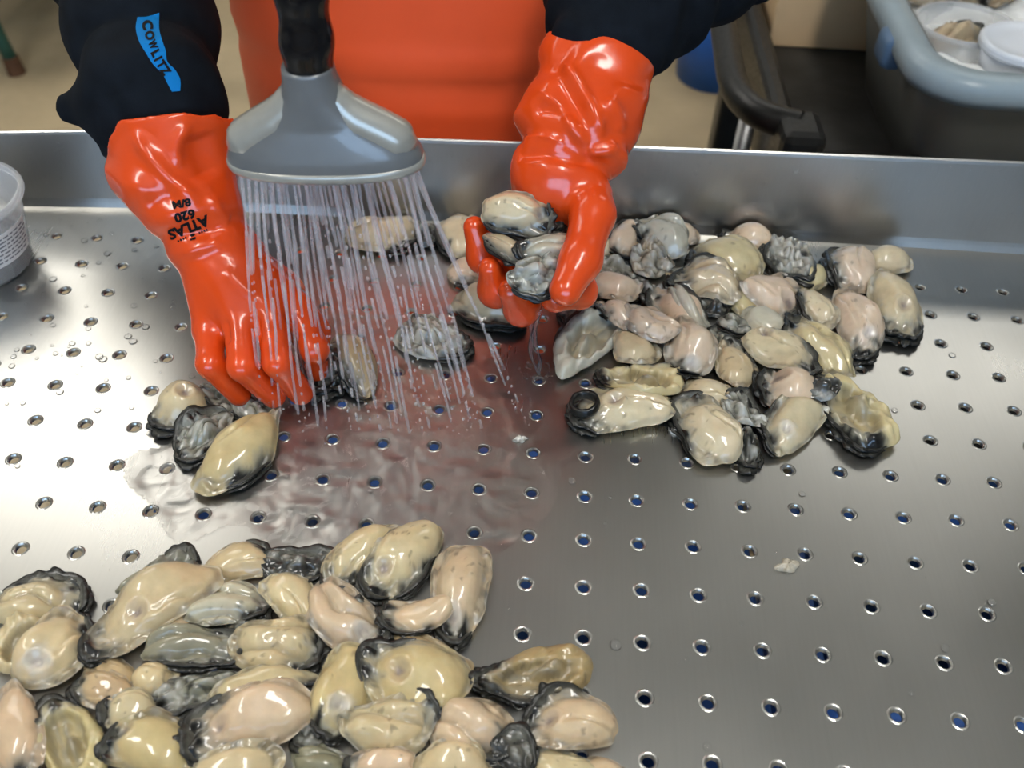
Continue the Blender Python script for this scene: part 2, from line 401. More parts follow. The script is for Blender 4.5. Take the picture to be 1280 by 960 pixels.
# blue tub under the bed, seen through the holes
def tub(name, x0, x1, y0, y1, zb, zt, m, label, cat, rimw=.015):
    r = tag(empty(name, ((x0 + x1) / 2, (y0 + y1) / 2, zb)), label, cat)
    a, b, h = (x1 - x0) / 2, (y1 - y0) / 2, zt - zb
    def ring(f, z, rr=.04):
        pts = []
        for cx, cy, s in ((1, 1, 0), (-1, 1, 1), (-1, -1, 2), (1, -1, 3)):
            for k in range(5):
                t = (s + k / 4) * math.pi / 2
                pts.append(np.array([cx * (a * f - rr) + rr * math.cos(t), cy * (b * f - rr) + rr * math.sin(t), z]))
        return pts
    V, F = loft([ring(.88, 0), ring(1, h), ring(.97, h), ring(.86, .01)]); mesh('body', V, F, m, r)
    V, F = loft([ring(1.0, h - .012), ring(1.06, h - .012), ring(1.07, h - .004), ring(1.05, h + .003), ring(.98, h + .003)], False, False); mesh('rim', V, F, m, r)
    return r
tub('catch_tub', -.34, .22, -.38, .25, ZF, -.30, M['bluetub'], 'blue plastic tub under the perforated bed, seen through the holes', 'tub')
tub('catch_tub', .30, .62, -.02, .27, ZF, -.32, M['bluetub'], 'small blue tub under the right end of the bed, seen through the holes', 'tub')

# ------------------------------------------------------------------ oysters
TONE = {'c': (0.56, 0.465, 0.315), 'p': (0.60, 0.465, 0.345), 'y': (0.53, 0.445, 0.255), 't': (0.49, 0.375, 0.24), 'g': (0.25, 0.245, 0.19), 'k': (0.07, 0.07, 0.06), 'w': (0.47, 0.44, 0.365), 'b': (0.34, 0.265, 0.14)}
GREY = np.array((0.20, 0.20, 0.17)); DARK = np.array((0.0055, 0.0055, 0.005)); LILAC = np.array((0.36, 0.28, 0.27)); WHITE = np.array((0.62, 0.62, 0.58))
HX0, HY0, HS = -.55, -.36, .002; HM = np.zeros((560, 340))
def blur(A, r):
    for ax in (0, 1):
        P = np.concatenate([np.repeat(np.take(A, [0], ax), r, ax), A, np.repeat(np.take(A, [-1], ax), r, ax)], ax)
        C = np.cumsum(P, ax); C = np.concatenate([np.zeros_like(np.take(C, [0], ax)), C], ax); n = 2 * r + 1
        A = (np.take(C, range(n, C.shape[ax]), ax) - np.take(C, range(0, C.shape[ax] - n), ax)) / n
    return A
def hsample(A, x, y):
    u = np.clip((x - HX0) / HS, 0, A.shape[0] - 1.01); v = np.clip((y - HY0) / HS, 0, A.shape[1] - 1.01)
    i = u.astype(int); j = v.astype(int); a = u - i; b = v - j
    return A[i, j] * (1 - a) * (1 - b) + A[i + 1, j] * a * (1 - b) + A[i, j + 1] * (1 - a) * b + A[i + 1, j + 1] * a * b

def build_oyster(seed, L, Wd, tone, style, frills, muscle, label, group, center, theta, zrot=None, drape=True, thick=None, imgrot=0.0, hand_rot=None):
    """center: world xy (and z for a held one); theta: turn of the long axis on the bed"""
    rnd = random.Random(seed)
    T = np.array(TONE[tone]) * np.array((.99, 1.0, .97) if seed < 200 or seed > 440 else (1.02, 1.0, .88)) * (1 + .10 * (rnd.random() - .5))
    T = T * (1 + .06 * np.array([rnd.random() - .5, 0, rnd.random() - .5]))
    H = thick or min(.45 * Wd, .021) * rnd.uniform(.88, 1.12)
    H = max(H, .008)
    rough_s = {'p': 1.0, 'g': 2.0, 'o': 1.0, 'r': 1.3}[style[0]]
    NT = 72; NR = 22; NB = 6
    th = np.linspace(0, 2 * np.pi, NT, endpoint=False)
    egg = rnd.uniform(-.25, .25); bend = rnd.uniform(-.20, .20); s0 = seed * 7.13
    rad = 1 + .13 * vnoise(np.cos(th) * 1.5 + s0, np.sin(th) * 1.5, 0, 1) * (.7 + .3 * rough_s) + .035 * vnoise(np.cos(th) * 4 + s0, np.sin(th) * 4, 3, 2) * rough_s
    ox = np.sign(np.cos(th)) * np.abs(np.cos(th)) ** .94 * rad; oy = np.sign(np.sin(th)) * np.abs(np.sin(th)) ** .90 * rad * (1 + egg * np.cos(th))
    if 't' in style[1:]: oy = oy * (1 - .80 * sstep(.0, 1.0, np.cos(th)))
    rr = np.concatenate([np.sin(np.linspace(0, np.pi / 2, NR)) ** .9, np.linspace(.99, .2, NB)])
    R_, TH = np.meshgrid(rr, th, indexing='ij')
    nx = R_ * ox[None]; ny = R_ * oy[None]
    top = np.zeros_like(R_, bool); top[:NR] = True
    X = nx * L / 2; Y = ny * Wd / 2 + bend * Wd * (nx ** 2 - .45)
    dome = np.clip(1 - np.clip(R_, 0, 1) ** 2.3, 0, 1) ** .58
    mm = 1000
    low = vnoise(X * mm / 15 + s0, Y * mm / 13, .3, 3); mid = vnoise(X * mm / 6.5 + s0, Y * mm / 6, .7, 4); fine = vnoise(X * mm / 2.6 + s0, Y * mm / 2.6, 2.2, 5)
    # a plump belly rides on a thinner mantle sheet, away from the frilled side
    fv = np.zeros(2)
    for (fd, sp, sz) in frills: fv += np.array([math.cos(fd), math.sin(fd)]) * sp * .35
    fn_ = np.linalg.norm(fv); fv = fv / max(1.0, fn_)
    bx = -.20 * fv[0] + rnd.uniform(-.07, .07); by = -.16 * fv[1] + rnd.uniform(-.06, .06)
    br = {'p': .86, 'r': .84, 'g': .46, 'o': .30}[style[0]]
    db = np.hypot((nx - bx) / (br * rnd.uniform(.95, 1.05)), (ny - by) / (br * rnd.uniform(.95, 1.05))) * (1 + .07 * low + .05 * mid)
    bel = .06 * H + H * .98 * np.clip(1 - np.clip(db, 0, 1) ** 2.5, 0, 1) ** .52 * (1 + .10 * low)
    ruf = np.sin(TH * rnd.choice((7, 9, 11)) + 3.0 * mid + s0) * sstep(.45, .95, R_)
    she = H * (.30 + .16 * dome) + H * .10 * ruf + H * .06 * mid
    k_ = .16 * H; hh = np.clip(.5 + .5 * (bel - she) / k_, 0, 1); topz = she + (bel - she) * hh + k_ * hh * (1 - hh)
    edge = sstep(1.0, .90, R_); topz = topz * edge + H * .26 * (1 - edge)
    Z = np.where(top, topz, H * .26 - H * .26 * np.clip(1 - R_, 0, 1) ** .5)
    tm = np.where(top, np.clip(dome * 1.6, 0, 1), 0)
    bmk = sstep(1.03, .88, db)
    col = np.tile(T, R_.shape + (1,)) * (1 + .09 * low + .06 * mid)[..., None]
    pink = sstep(.0, .7, vnoise(X * mm / 11 + s0 + 9, Y * mm / 11, 1.1, 6))[..., None]
    col = col * (1 - .4 * pink) + .4 * pink * np.array(T) * np.array((1.0, .92, .92))
    def lerp(c, m_):
        nonlocal col
        m_ = np.clip(m_, 0, 1)[..., None]; col = col * (1 - m_) + np.array(c) * m_
    lerp(T * .50 + GREY * .35, (1 - bmk) * (.78 + .3 * mid))
    lerp(WHITE * .75, (1 - bmk) * sstep(.25, .7, vnoise(X * mm / 6 + s0, Y * mm / 6, 4, 17)) * .55)
    lerp(DARK * 5, (1 - bmk) * sstep(.25, .65, vnoise(X * mm / 4.5 + s0, Y * mm / 4.5, 6, 18)) * .55)
    lerp(T * .40, .55 * np.exp(-((db - 1.0) / .05) ** 2))        # seam where belly meets mantle
    if style[0] == 'g':       # gills and mantle show: crumpled, grey
        crum = np.abs(vnoise(X * mm / 8.5 + s0 + .5 * low, Y * mm / 5.5 + .5 * mid, 1.9, 14)) + .25 * np.abs(vnoise(X * mm / 3.6 + s0, Y * mm / 3.0, 2.9, 15))
        Z += tm * (crum - .3) * H * .38
        lerp(GREY * 1.1, .45 + .4 * mid); lerp(WHITE * .8, sstep(.35, .7, crum) * .55); lerp(DARK * 2, sstep(.30, .10, crum) * .75 + sstep(.3, .7, low) * .4)
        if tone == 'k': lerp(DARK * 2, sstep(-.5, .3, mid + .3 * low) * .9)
    if style[0] == 'o':       # lies open: hollow with fine gill lines between plump edges
        hol = sstep(.76, .46, np.hypot(nx * 1.05 + .12 * low, ny * 1.05 + .18 + .15 * mid))
        ridge = np.sin((ny * 1.0 + .30 * low + .25 * nx) * 17)
        Z += tm * H * (.30 - .55 * hol + .035 * hol * ridge)
        col = np.tile(T, R_.shape + (1,)) * (1 + .1 * low + .07 * mid)[..., None]
        lerp(np.array(TONE['b']) * .95, hol * .6); lerp(GREY * 1.1, hol * (.35 + .22 * ridge + .2 * mid)); lerp(T * .45, .5 * np.exp(-((hol - .5) / .2) ** 2))
    if style[0] == 'r':       # folds running along the body
        ridge = np.sin((ny * 1.6 + .7 * np.sin(nx * 1.7 + s0) + .55 * low) * 3.6 + s0)
        Z += tm * ridge * H * .10 - tm * H * .12 * np.exp(-((ridge + 1) / .12) ** 2)
        lerp(T * .50, sstep(-.86, -1.0, ridge) * .55)
    if style[0] == 'p' and rnd.random() < .55:   # a lip or crease across the belly
        c0 = rnd.choice((-1, 1)) * rnd.uniform(.25, .5); sg = rnd.choice((-1, 1))
        dline = ny - c0 - .22 * np.sin(nx * 2.0 + s0) + .06 * mid + .06 * low
        msk = sstep(-.5, .25, nx * sg)
        Z -= tm * msk * H * .11 * np.exp(-(dline / .06) ** 2); Z += tm * msk * H * .06 * np.exp(-((dline - .13 * np.sign(c0)) / .10) ** 2)
        lerp(T * .50, msk * .40 * np.exp(-(dline / .035) ** 2))
    if muscle:
        mu, mv, mk = muscle
        dm = np.hypot((nx - mu) * L / Wd, ny - mv) + .06 * mid
        Z -= tm * H * .20 * np.exp(-(dm / .22) ** 2); Z += tm * H * .07 * np.exp(-((dm - .34) / .1) ** 2)
        if mk == 'w': lerp(WHITE * .86 + LILAC * .1, .62 * sstep(.55, .15, dm + .12 * fine + .1 * low)); lerp(LILAC * .8, .45 * np.exp(-((dm - .12) / .05) ** 2))
        else:
            lerp(T * .6 + LILAC * .3, .75 * sstep(.42, .2, dm)); lerp(LILAC * .55, .8 * sstep(.17, .07, dm))
    for (fd, sp, sz) in frills:
        da = np.abs((TH - fd + np.pi) % (2 * np.pi) - np.pi)
        am = sstep(sp * .5 + .25, sp * .5 - .2, da + .25 * low)
        lerp(GREY * (1.2 if tone != 'k' else .6), am * sstep(.50, .90, R_ + .20 * mid + .1 * low) * .85)
        lerp(WHITE * .55, am * sstep(.45, .7, R_) * sstep(.95, .8, R_) * sstep(.2, .6, fine) * .5)
        lerp(DARK, am * sstep(.72, .92, R_ + .22 * mid + .10 * fine + .1 * low))
    # few dark specks
    lerp(DARK * 6, top * sstep(.70, .82, vnoise(X * mm / 3.2 + s0, Y * mm / 3.2, 11, 9)) * .45 * (rnd.random() < .45))
    P = np.stack([X, Y, Z], -1).reshape(-1, 3); C = np.clip(col.reshape(-1, 3), .003, 1)
    rings = len(rr); F = []
    for i in range(1, rings - 1):
        for j in range(NT):
            j2 = (j + 1) % NT
            F.append((i * NT + j, i * NT + j2, (i + 1) * NT + j2, (i + 1) * NT + j))
    for j in range(NT): F.append((0, NT + j, NT + (j + 1) % NT))
    F.append(tuple((rings - 1) * NT + j for j in range(NT))[::-1])
    F = [f[::-1] if len(f) == 4 else f for f in F]
    # frills
    FR = []
    def outline(t):
        q = np.interp(t % (2 * np.pi), np.append(th, 2 * np.pi), np.append(ox, ox[0])), np.interp(t % (2 * np.pi), np.append(th, 2 * np.pi), np.append(oy, oy[0]))
        return q[0] * L / 2, q[1] * Wd / 2 + bend * Wd * (q[0] ** 2 - .45)
    for fi, (fd, sp, sz) in enumerate(frills):
        for lay in range(2):
            n = max(20, int(sp * 30)); ts = np.linspace(fd - sp / 2, fd + sp / 2, n)
            V = []; CC = []; Fq = []; ph = rnd.uniform(0, 6)
            for q, t in enumerate(ts):
                x, y = outline(t); x2, y2 = outline(t + .02); tx, ty = x2 - x, y2 - y; ln = math.hypot(tx, ty) + 1e-9; nxx, nyy = ty / ln, -tx / ln
                e = max(0.0, math.sin(math.pi * q / (n - 1))) ** .8
                ar = q * sp * (L + Wd) / 4 / n * 1000; wv = float(vnoise(ar / 3.2 + ph, fi + lay * 3.1, s0, 12)); wv2 = float(vnoise(ar / 4.2 + ph, fi + 5 + lay, s0, 13))
                ex = sz * (.70 + .55 * wv2) * e * (1 if lay == 0 else .5); zb = H * (.12 if lay == 0 else .34); zt = zb + ex * (.25 + .45 * wv) + (.0 if lay == 0 else sz * .22 * e)
                ins_ = (-.10 * Wd if lay == 0 else -.13 * Wd) * (.3 + .7 * e)
                tk = .0012 * (.12 + .88 * e)
                for (f_, dz, cc) in ((0, -tk, GREY * .5), (0, tk, GREY * .8), (.55, tk * 1.2, GREY * .22), (1.0, tk * .9, DARK), (1.04, -tk * .3, DARK), (.55, -tk, DARK * 2)):
                    off = ins_ + (ex - ins_ * 1.0) * f_ if f_ else ins_
                    V.append((x + nxx * off, y + nyy * off, max(.0004, zb + (zt - zb) * f_ + dz + (-H * .10 if f_ == 0 and lay else 0)))); CC.append(np.clip(cc * (1 + .4 * wv2), .004, 1))
            for q in range(n - 1):
                for k in range(6): Fq.append((q * 6 + k, q * 6 + (k + 1) % 6, (q + 1) * 6 + (k + 1) % 6, (q + 1) * 6 + k))
            Fq.append(tuple(range(6))); Fq.append(tuple((n - 1) * 6 + k for k in range(6))[::-1])
            FR.append((np.array(V), Fq, np.array(CC), 'mantle_frill'))
    if 'c' in style[1:]:      # the mantle curls into a black ring at one end
        cx = -L / 2 * .80; n = 26; V = []; CC = []; Fq = []
        for q in range(n):
            t = 2 * math.pi * q / n; rw = .0026 * (1 + .25 * vnoise(q * .8, s0, 1, 3))
            ctr = np.array([cx + Wd * .21 * math.cos(t), Wd * .21 * math.sin(t), H * .72 + .002 * math.cos(t) + .003])
            d = np.array([math.cos(t), math.sin(t), 0])
            for k in range(8):
                a = 2 * math.pi * k / 8; V.append(ctr + d * rw * math.cos(a) + np.array([0, 0, 1.9 * rw * math.sin(a)])); CC.append(DARK * (1 + (k == 4) * 6))
        for q in range(n):
            for k in range(8): Fq.append((q * 8 + k, ((q + 1) % n) * 8 + k, ((q + 1) % n) * 8 + (k + 1) % 8, q * 8 + (k + 1) % 8))
        FR.append((np.array(V), Fq, np.array(CC), 'curled_rim'))
    c, s = math.cos(theta), math.sin(theta)
    if drape:
        Hs = DR[0]
        def place(V):
            xw = center[0] + V[:, 0] * c - V[:, 1] * s; yw = center[1] + V[:, 0] * s + V[:, 1] * c
            yw = np.minimum(yw, BY1 - .001 - .02 * np.clip(V[:, 2], 0, .02)); return np.stack([xw - center[0], yw - center[1], V[:, 2] + .72 * hsample(Hs, xw, yw) + .0004], 1)
        root = empty('oyster', (center[0], center[1], 0))
        P = place(P)
        # raise the height map
        i0 = int((center[0] - HX0) / HS); j0 = int((center[1] - HY0) / HS); k = int(L / HS * .75) + 2
        ii, jj = np.meshgrid(range(max(0, i0 - k), min(HM.shape[0], i0 + k)), range(max(0, j0 - k), min(HM.shape[1], j0 + k)), indexing='ij')
        xx = HX0 + ii * HS - center[0]; yy = HY0 + jj * HS - center[1]; lx = (xx * c + yy * s) / (L / 2); ly = (-xx * s + yy * c) / (Wd / 2)
        r2 = lx ** 2 + ly ** 2; add = np.where(r2 < 1, H * (.4 + .6 * np.clip(1 - r2, 0, 1) ** .5), 0)
        cur = HM[ii, jj]; HM[ii, jj] = np.where(r2 < 1, np.maximum(cur, .72 * Hs[ii, jj] + add), cur)
        FR = [(place(v), f, cc, nm) for v, f, cc, nm in FR]
    else:
        root = empty('oyster', center); root.rotation_euler = hand_rot
    tag(root, label, 'oyster', group)
    mesh('body', P, F, M['flesh'], root, True, C)
    for v, f, cc, nm in FR: mesh(nm, v, f, M['mantle'], root, True, cc)
    return root

DR = [None]
def rows(data, group, seed0):
    data = sorted(enumerate(data), key=lambda t: t[1][0])
    for idx, (lay, x0, y0, x1, y1, w, tone, style, fr, mus, label) in data:
        DR[0] = blur(blur(HM, 4), 4)
        z = .007
        for it in range(2):
            a = W(x0, y0, z); b = W(x1, y1, z); ctr = (a + b) / 2
            z = .72 * float(hsample(DR[0], np.array([ctr[0]]), np.array([ctr[1]]))[0]) + .007
        dpx = np.array([x1 - x0, y1 - y0], float); dpx /= np.linalg.norm(dpx); nrm = np.array([-dpx[1], dpx[0]]); mid = np.array([(x0 + x1) / 2, (y0 + y1) / 2])
        p = W(*(mid + nrm * w / 2), z); q = W(*(mid - nrm * w / 2), z)
        ax = b - a; L = np.linalg.norm(ax[:2]); th = math.atan2(ax[1], ax[0]); u = ax[:2] / L
        pq = (p - q)[:2]; Wd = abs(pq[0] * -u[1] + pq[1] * u[0])
        Wd = max(.013, Wd * 1.20); L *= 1.10
        f2 = []
        for (ang, span, sz) in fr:     # picture angle: 0 right, 90 up
            av = math.radians(ang); d = W(mid[0] + 20 * math.cos(av), mid[1] - 20 * math.sin(av), z) - W(*mid, z)
            loc = np.array([d[0] * u[0] + d[1] * u[1], -d[0] * u[1] + d[1] * u[0]])
            f2.append((math.atan2(loc[1] / Wd, loc[0] / L), math.radians(span), sz * .001))
        build_oyster(seed0 + idx, L, Wd, tone, style, f2, mus, label, group, ctr, th)

RIGHT = [
 (0,1081,331,1136,321,30,'c','p',[],None,'smooth pinkish-grey oyster furthest to the right against the rear edge of the right pile'),
 (1,1057,309,1076,364,46,'p','p',[(165,120,6)],None,'pink oyster with black frill on its left, top right of the right pile'),
 (1,1109,349,1126,421,54,'c','p',[(272,150,7)],(.25,.1,'l'),'cream oyster at the right tip of the pile, lower end black-rimmed and blue-grey'),
 (1,1058,368,1084,446,46,'p','p',[(285,110,5)],(.45,.1,'w'),'plump oyster with dark frilled lower tip, just left of the black-rimmed right one'),
 (1,985,298,991,349,54,'w','g',[(250,190,6),(180,70,4)],None,'pale grey oyster with a dark underside, at the rear of the right pile'),
 (0,996,356,1031,331,28,'y','p',[],None,'small knobbly cream oyster peeking out below the pale grey one at the rear'),
 (0,905,298,966,300,26,'p','p',[(160,90,6)],None,'pink oyster lying against the rear wall with a black frill at its left end'),
 (1,865,318,951,334,38,'y','p',[(175,60,4)],None,'long yellowish cream oyster near the rear wall, middle of the right pile'),
 (1,849,338,922,372,36,'c','r',[(170,90,6),(120,60,3)],None,'cream oyster with a grey striped left end, below the long yellowish one'),
 (0,926,354,942,394,32,'y','p',[],None,'half hidden yellowish oyster between two plump ones in the middle of the right pile'),
 (1,937,354,999,389,43,'p','p',[(340,110,6)],(.55,-.1,'l'),'plump pink oyster with a grey dark right end, centre of the right pile'),
 (1,1010,364,1033,407,33,'c','p',[(200,120,5)],None,'small plump oyster with a black left margin, right of centre in the pile'),
 (2,840,350,879,402,24,'w','r',[(30,100,4)],None,'narrow pale oyster with dark seams running down it, left of centre in the right pile'),
 (1,822,364,868,409,38,'p','p',[(170,110,7)],None,'smooth pink oyster with a long black frill along its left side'),
 (2,860,400,862,463,54,'p','p',[(265,70,6)],(.75,.0,'w'),'broad upright pink oyster with a dark frilled foot, left of centre in the right pile'),
 (1,925,394,980,416,31,'w','p',[(200,60,4)],None,'pale oyster with one dark speck, above the long grey-ended one in the right pile'),
 (2,991,399,1055,469,52,'y','r',[(150,90,6),(200,60,4)],None,'large folded oyster with a grey hollow, on the right side of the right pile'),
 (2,930,418,1011,470,36,'c','p',[(335,100,5)],(-.5,.2,'l'),'long oyster with a curled left end and a grey right end, mid right pile'),
 (1,911,431,926,479,43,'t','p',[(70,100,4)],None,'tan rounded oyster in the hollow at the middle of the right pile'),
 (0,884,410,921,433,24,'g','g',[(110,180,4)],None,'small dark-edged grey oyster scrap above the tan rounded one'),
 (1,905,388,931,416,22,'g','g',[(250,120,4)],None,'grey frilled scrap beside the small pale oyster with one speck'),
 (1,953,480,1018,494,47,'p','p',[(165,110,6)],(-.45,.1,'l'),'pink oyster with a purple spot and dark left end, low in the right pile'),
 (1,1036,476,1107,559,52,'y','o',[(230,140,4)],None,'large open oyster with grey-brown insides at the lower right of the right pile'),
 (1,967,562,1012,506,50,'c','p',[(190,110,6)],(-.35,-.1,'w'),'plump cream oyster with a white lower end at the bottom of the right pile'),
 (0,934,528,936,574,28,'k','g',[(270,160,6),(180,90,4)],None,'black ragged frill standing between two plump oysters at the bottom of the right pile'),
 (1,850,502,916,573,54,'c','p',[(150,150,5)],None,'plump oyster with a grey-blue left margin at the bottom edge of the right pile'),
 (0,858,482,922,504,33,'c','p',[],None,'cream oyster lying behind the plump one with the grey-blue margin'),
 (2,912,492,945,529,33,'g','g',[(90,140,4)],None,'small round grey gill scrap lying on the lower right pile'),
 (1,722,517,836,508,47,'c','pc',[(185,100,6)],(-.2,-.05,'l'),'cream oyster with curled black ring at its left tip, front of right pile'),
 (1,748,473,854,479,36,'y','o',[(180,80,5),(90,80,3)],None,'long ridged open oyster just above the one with the curled black ring'),
 (1,700,462,772,396,48,'w','o',[(100,110,6)],None,'open oyster with pale ruffled edge and grey hollow, left of the right pile'),
 (1,768,428,821,449,38,'c','p',[],None,'rounded cream oyster right of the open one with the pale ruffled edge'),
 (2,790,391,839,430,40,'p','p',[],None,'smooth pink egg-shaped oyster left of the broad upright one'),
 (1,760,373,793,416,37,'p','p',[(180,60,4)],None,'pink oyster lying between the smooth egg-shaped one and the gloved hand'),
 (2,735,350,797,369,28,'p','p',[(185,60,4)],None,'slim pink oyster just right of the gloved thumb'),
 (1,762,302,802,312,36,'p','p',[(300,180,4)],None,'round pale oyster with a thin dark rim, right of the gloved wrist'),
 (1,802,280,858,307,34,'w','r',[(180,60,3)],None,'creamy grey wrinkled oyster near the rear wall, right of the round dark-rimmed one'),
 (1,795,314,831,338,32,'t','g',[],None,'tan grey crumpled oyster below the wrinkled one near the rear wall'),
 (0,805,277,874,295,24,'p','p',[(170,60,4)],None,'pale pink oyster touching the rear wall, left rear of the right pile'),
 (0,748,300,764,318,26,'c','p',[],None,'cream oyster half hidden behind the gloved thumb'),
 (0,760,277,815,285,20,'k','g',[(90,160,4)],None,'dark green-black frilly scrap against the rear wall beside the gloved wrist'),
 (0,742,328,792,336,20,'g','g',[(200,200,5)],None,'ragged dark and white scrap between the round rimmed oyster and the slim pink one'),
 (0,702,388,750,392,30,'g','g',[(240,160,5)],None,'translucent grey scrap below the gloved index finger'),
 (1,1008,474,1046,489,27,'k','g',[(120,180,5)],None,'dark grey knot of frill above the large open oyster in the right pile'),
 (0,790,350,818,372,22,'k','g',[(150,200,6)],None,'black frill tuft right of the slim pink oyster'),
 (0,880,372,905,390,26,'k','g',[(90,180,5)],None,'black frill tuft in the centre of the right pile'),  # scraps from here on are added as darkness in the gaps between oysters
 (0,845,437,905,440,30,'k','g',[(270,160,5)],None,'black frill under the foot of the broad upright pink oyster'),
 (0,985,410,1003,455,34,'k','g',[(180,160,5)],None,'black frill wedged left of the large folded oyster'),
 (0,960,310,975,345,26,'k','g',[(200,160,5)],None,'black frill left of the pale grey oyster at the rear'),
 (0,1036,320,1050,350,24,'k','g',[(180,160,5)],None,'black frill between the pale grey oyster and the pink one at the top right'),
]
BYHAND = [
 (0,573,269,582,322,50,'c','p',[(200,60,3)],None,'cream oyster with a curved dark line, uppermost of three left of the held handful'),
 (0,562,334,610,346,28,'p','p',[(270,60,3)],None,'small pinkish oyster, middle one of three left of the held handful'),
 (0,572,372,660,393,40,'c','p',[(285,130,4)],None,'cream oyster with a dark lower margin, lowest of three under the held handful'),
]
LONE = [
 (0,430,297,522,283,36,'c','r',[(335,70,4)],None,'pale oyster lying against the rear wall behind the falling water'),
 (0,518,288,550,289,24,'k','g',[(0,160,4)],None,'dark ragged oyster scrap beside the pale one against the rear wall'),
 (0,503,405,583,437,43,'w','g',[(340,130,5)],None,'lone pale grey ruffled oyster in the middle of the bed under the spray'),
]
LEFT = [
 (1,428,405,456,480,44,'t','p',[(250,100,3)],None,'tan oyster standing right of the left glove under the spray'),
 (0,388,487,446,438,50,'k','g',[(230,170,6),(40,100,5)],None,'dark grey ruffled oyster in front of the tan one beside the left glove'),
 (0,384,380,402,410,20,'t','p',[],None,'small tan oyster end peeking out behind the thumb side of the left glove'),
 (0,203,533,247,487,50,'c','p',[(240,140,5)],(.2,-.1,'l'),'cream oyster with a brown spot at the left of the group below the left glove'),
 (1,228,566,278,518,40,'g','g',[(130,150,5),(250,120,5)],None,'grey oyster with a black rim between two cream ones below the left glove'),
 (1,256,609,344,520,58,'y','pt',[(290,50,2)],None,'yellowish oyster with a pointed translucent tail below the fingertips of the left glove'),
 (0,258,478,290,512,34,'g','g',[(280,150,5)],None,'grey oyster with a dark edge squeezed under the little finger of the left glove'),
 (0,295,500,340,517,26,'g','g',[(270,120,4)],None,'grey oyster frill gripped by the fingertips of the left glove'),
]
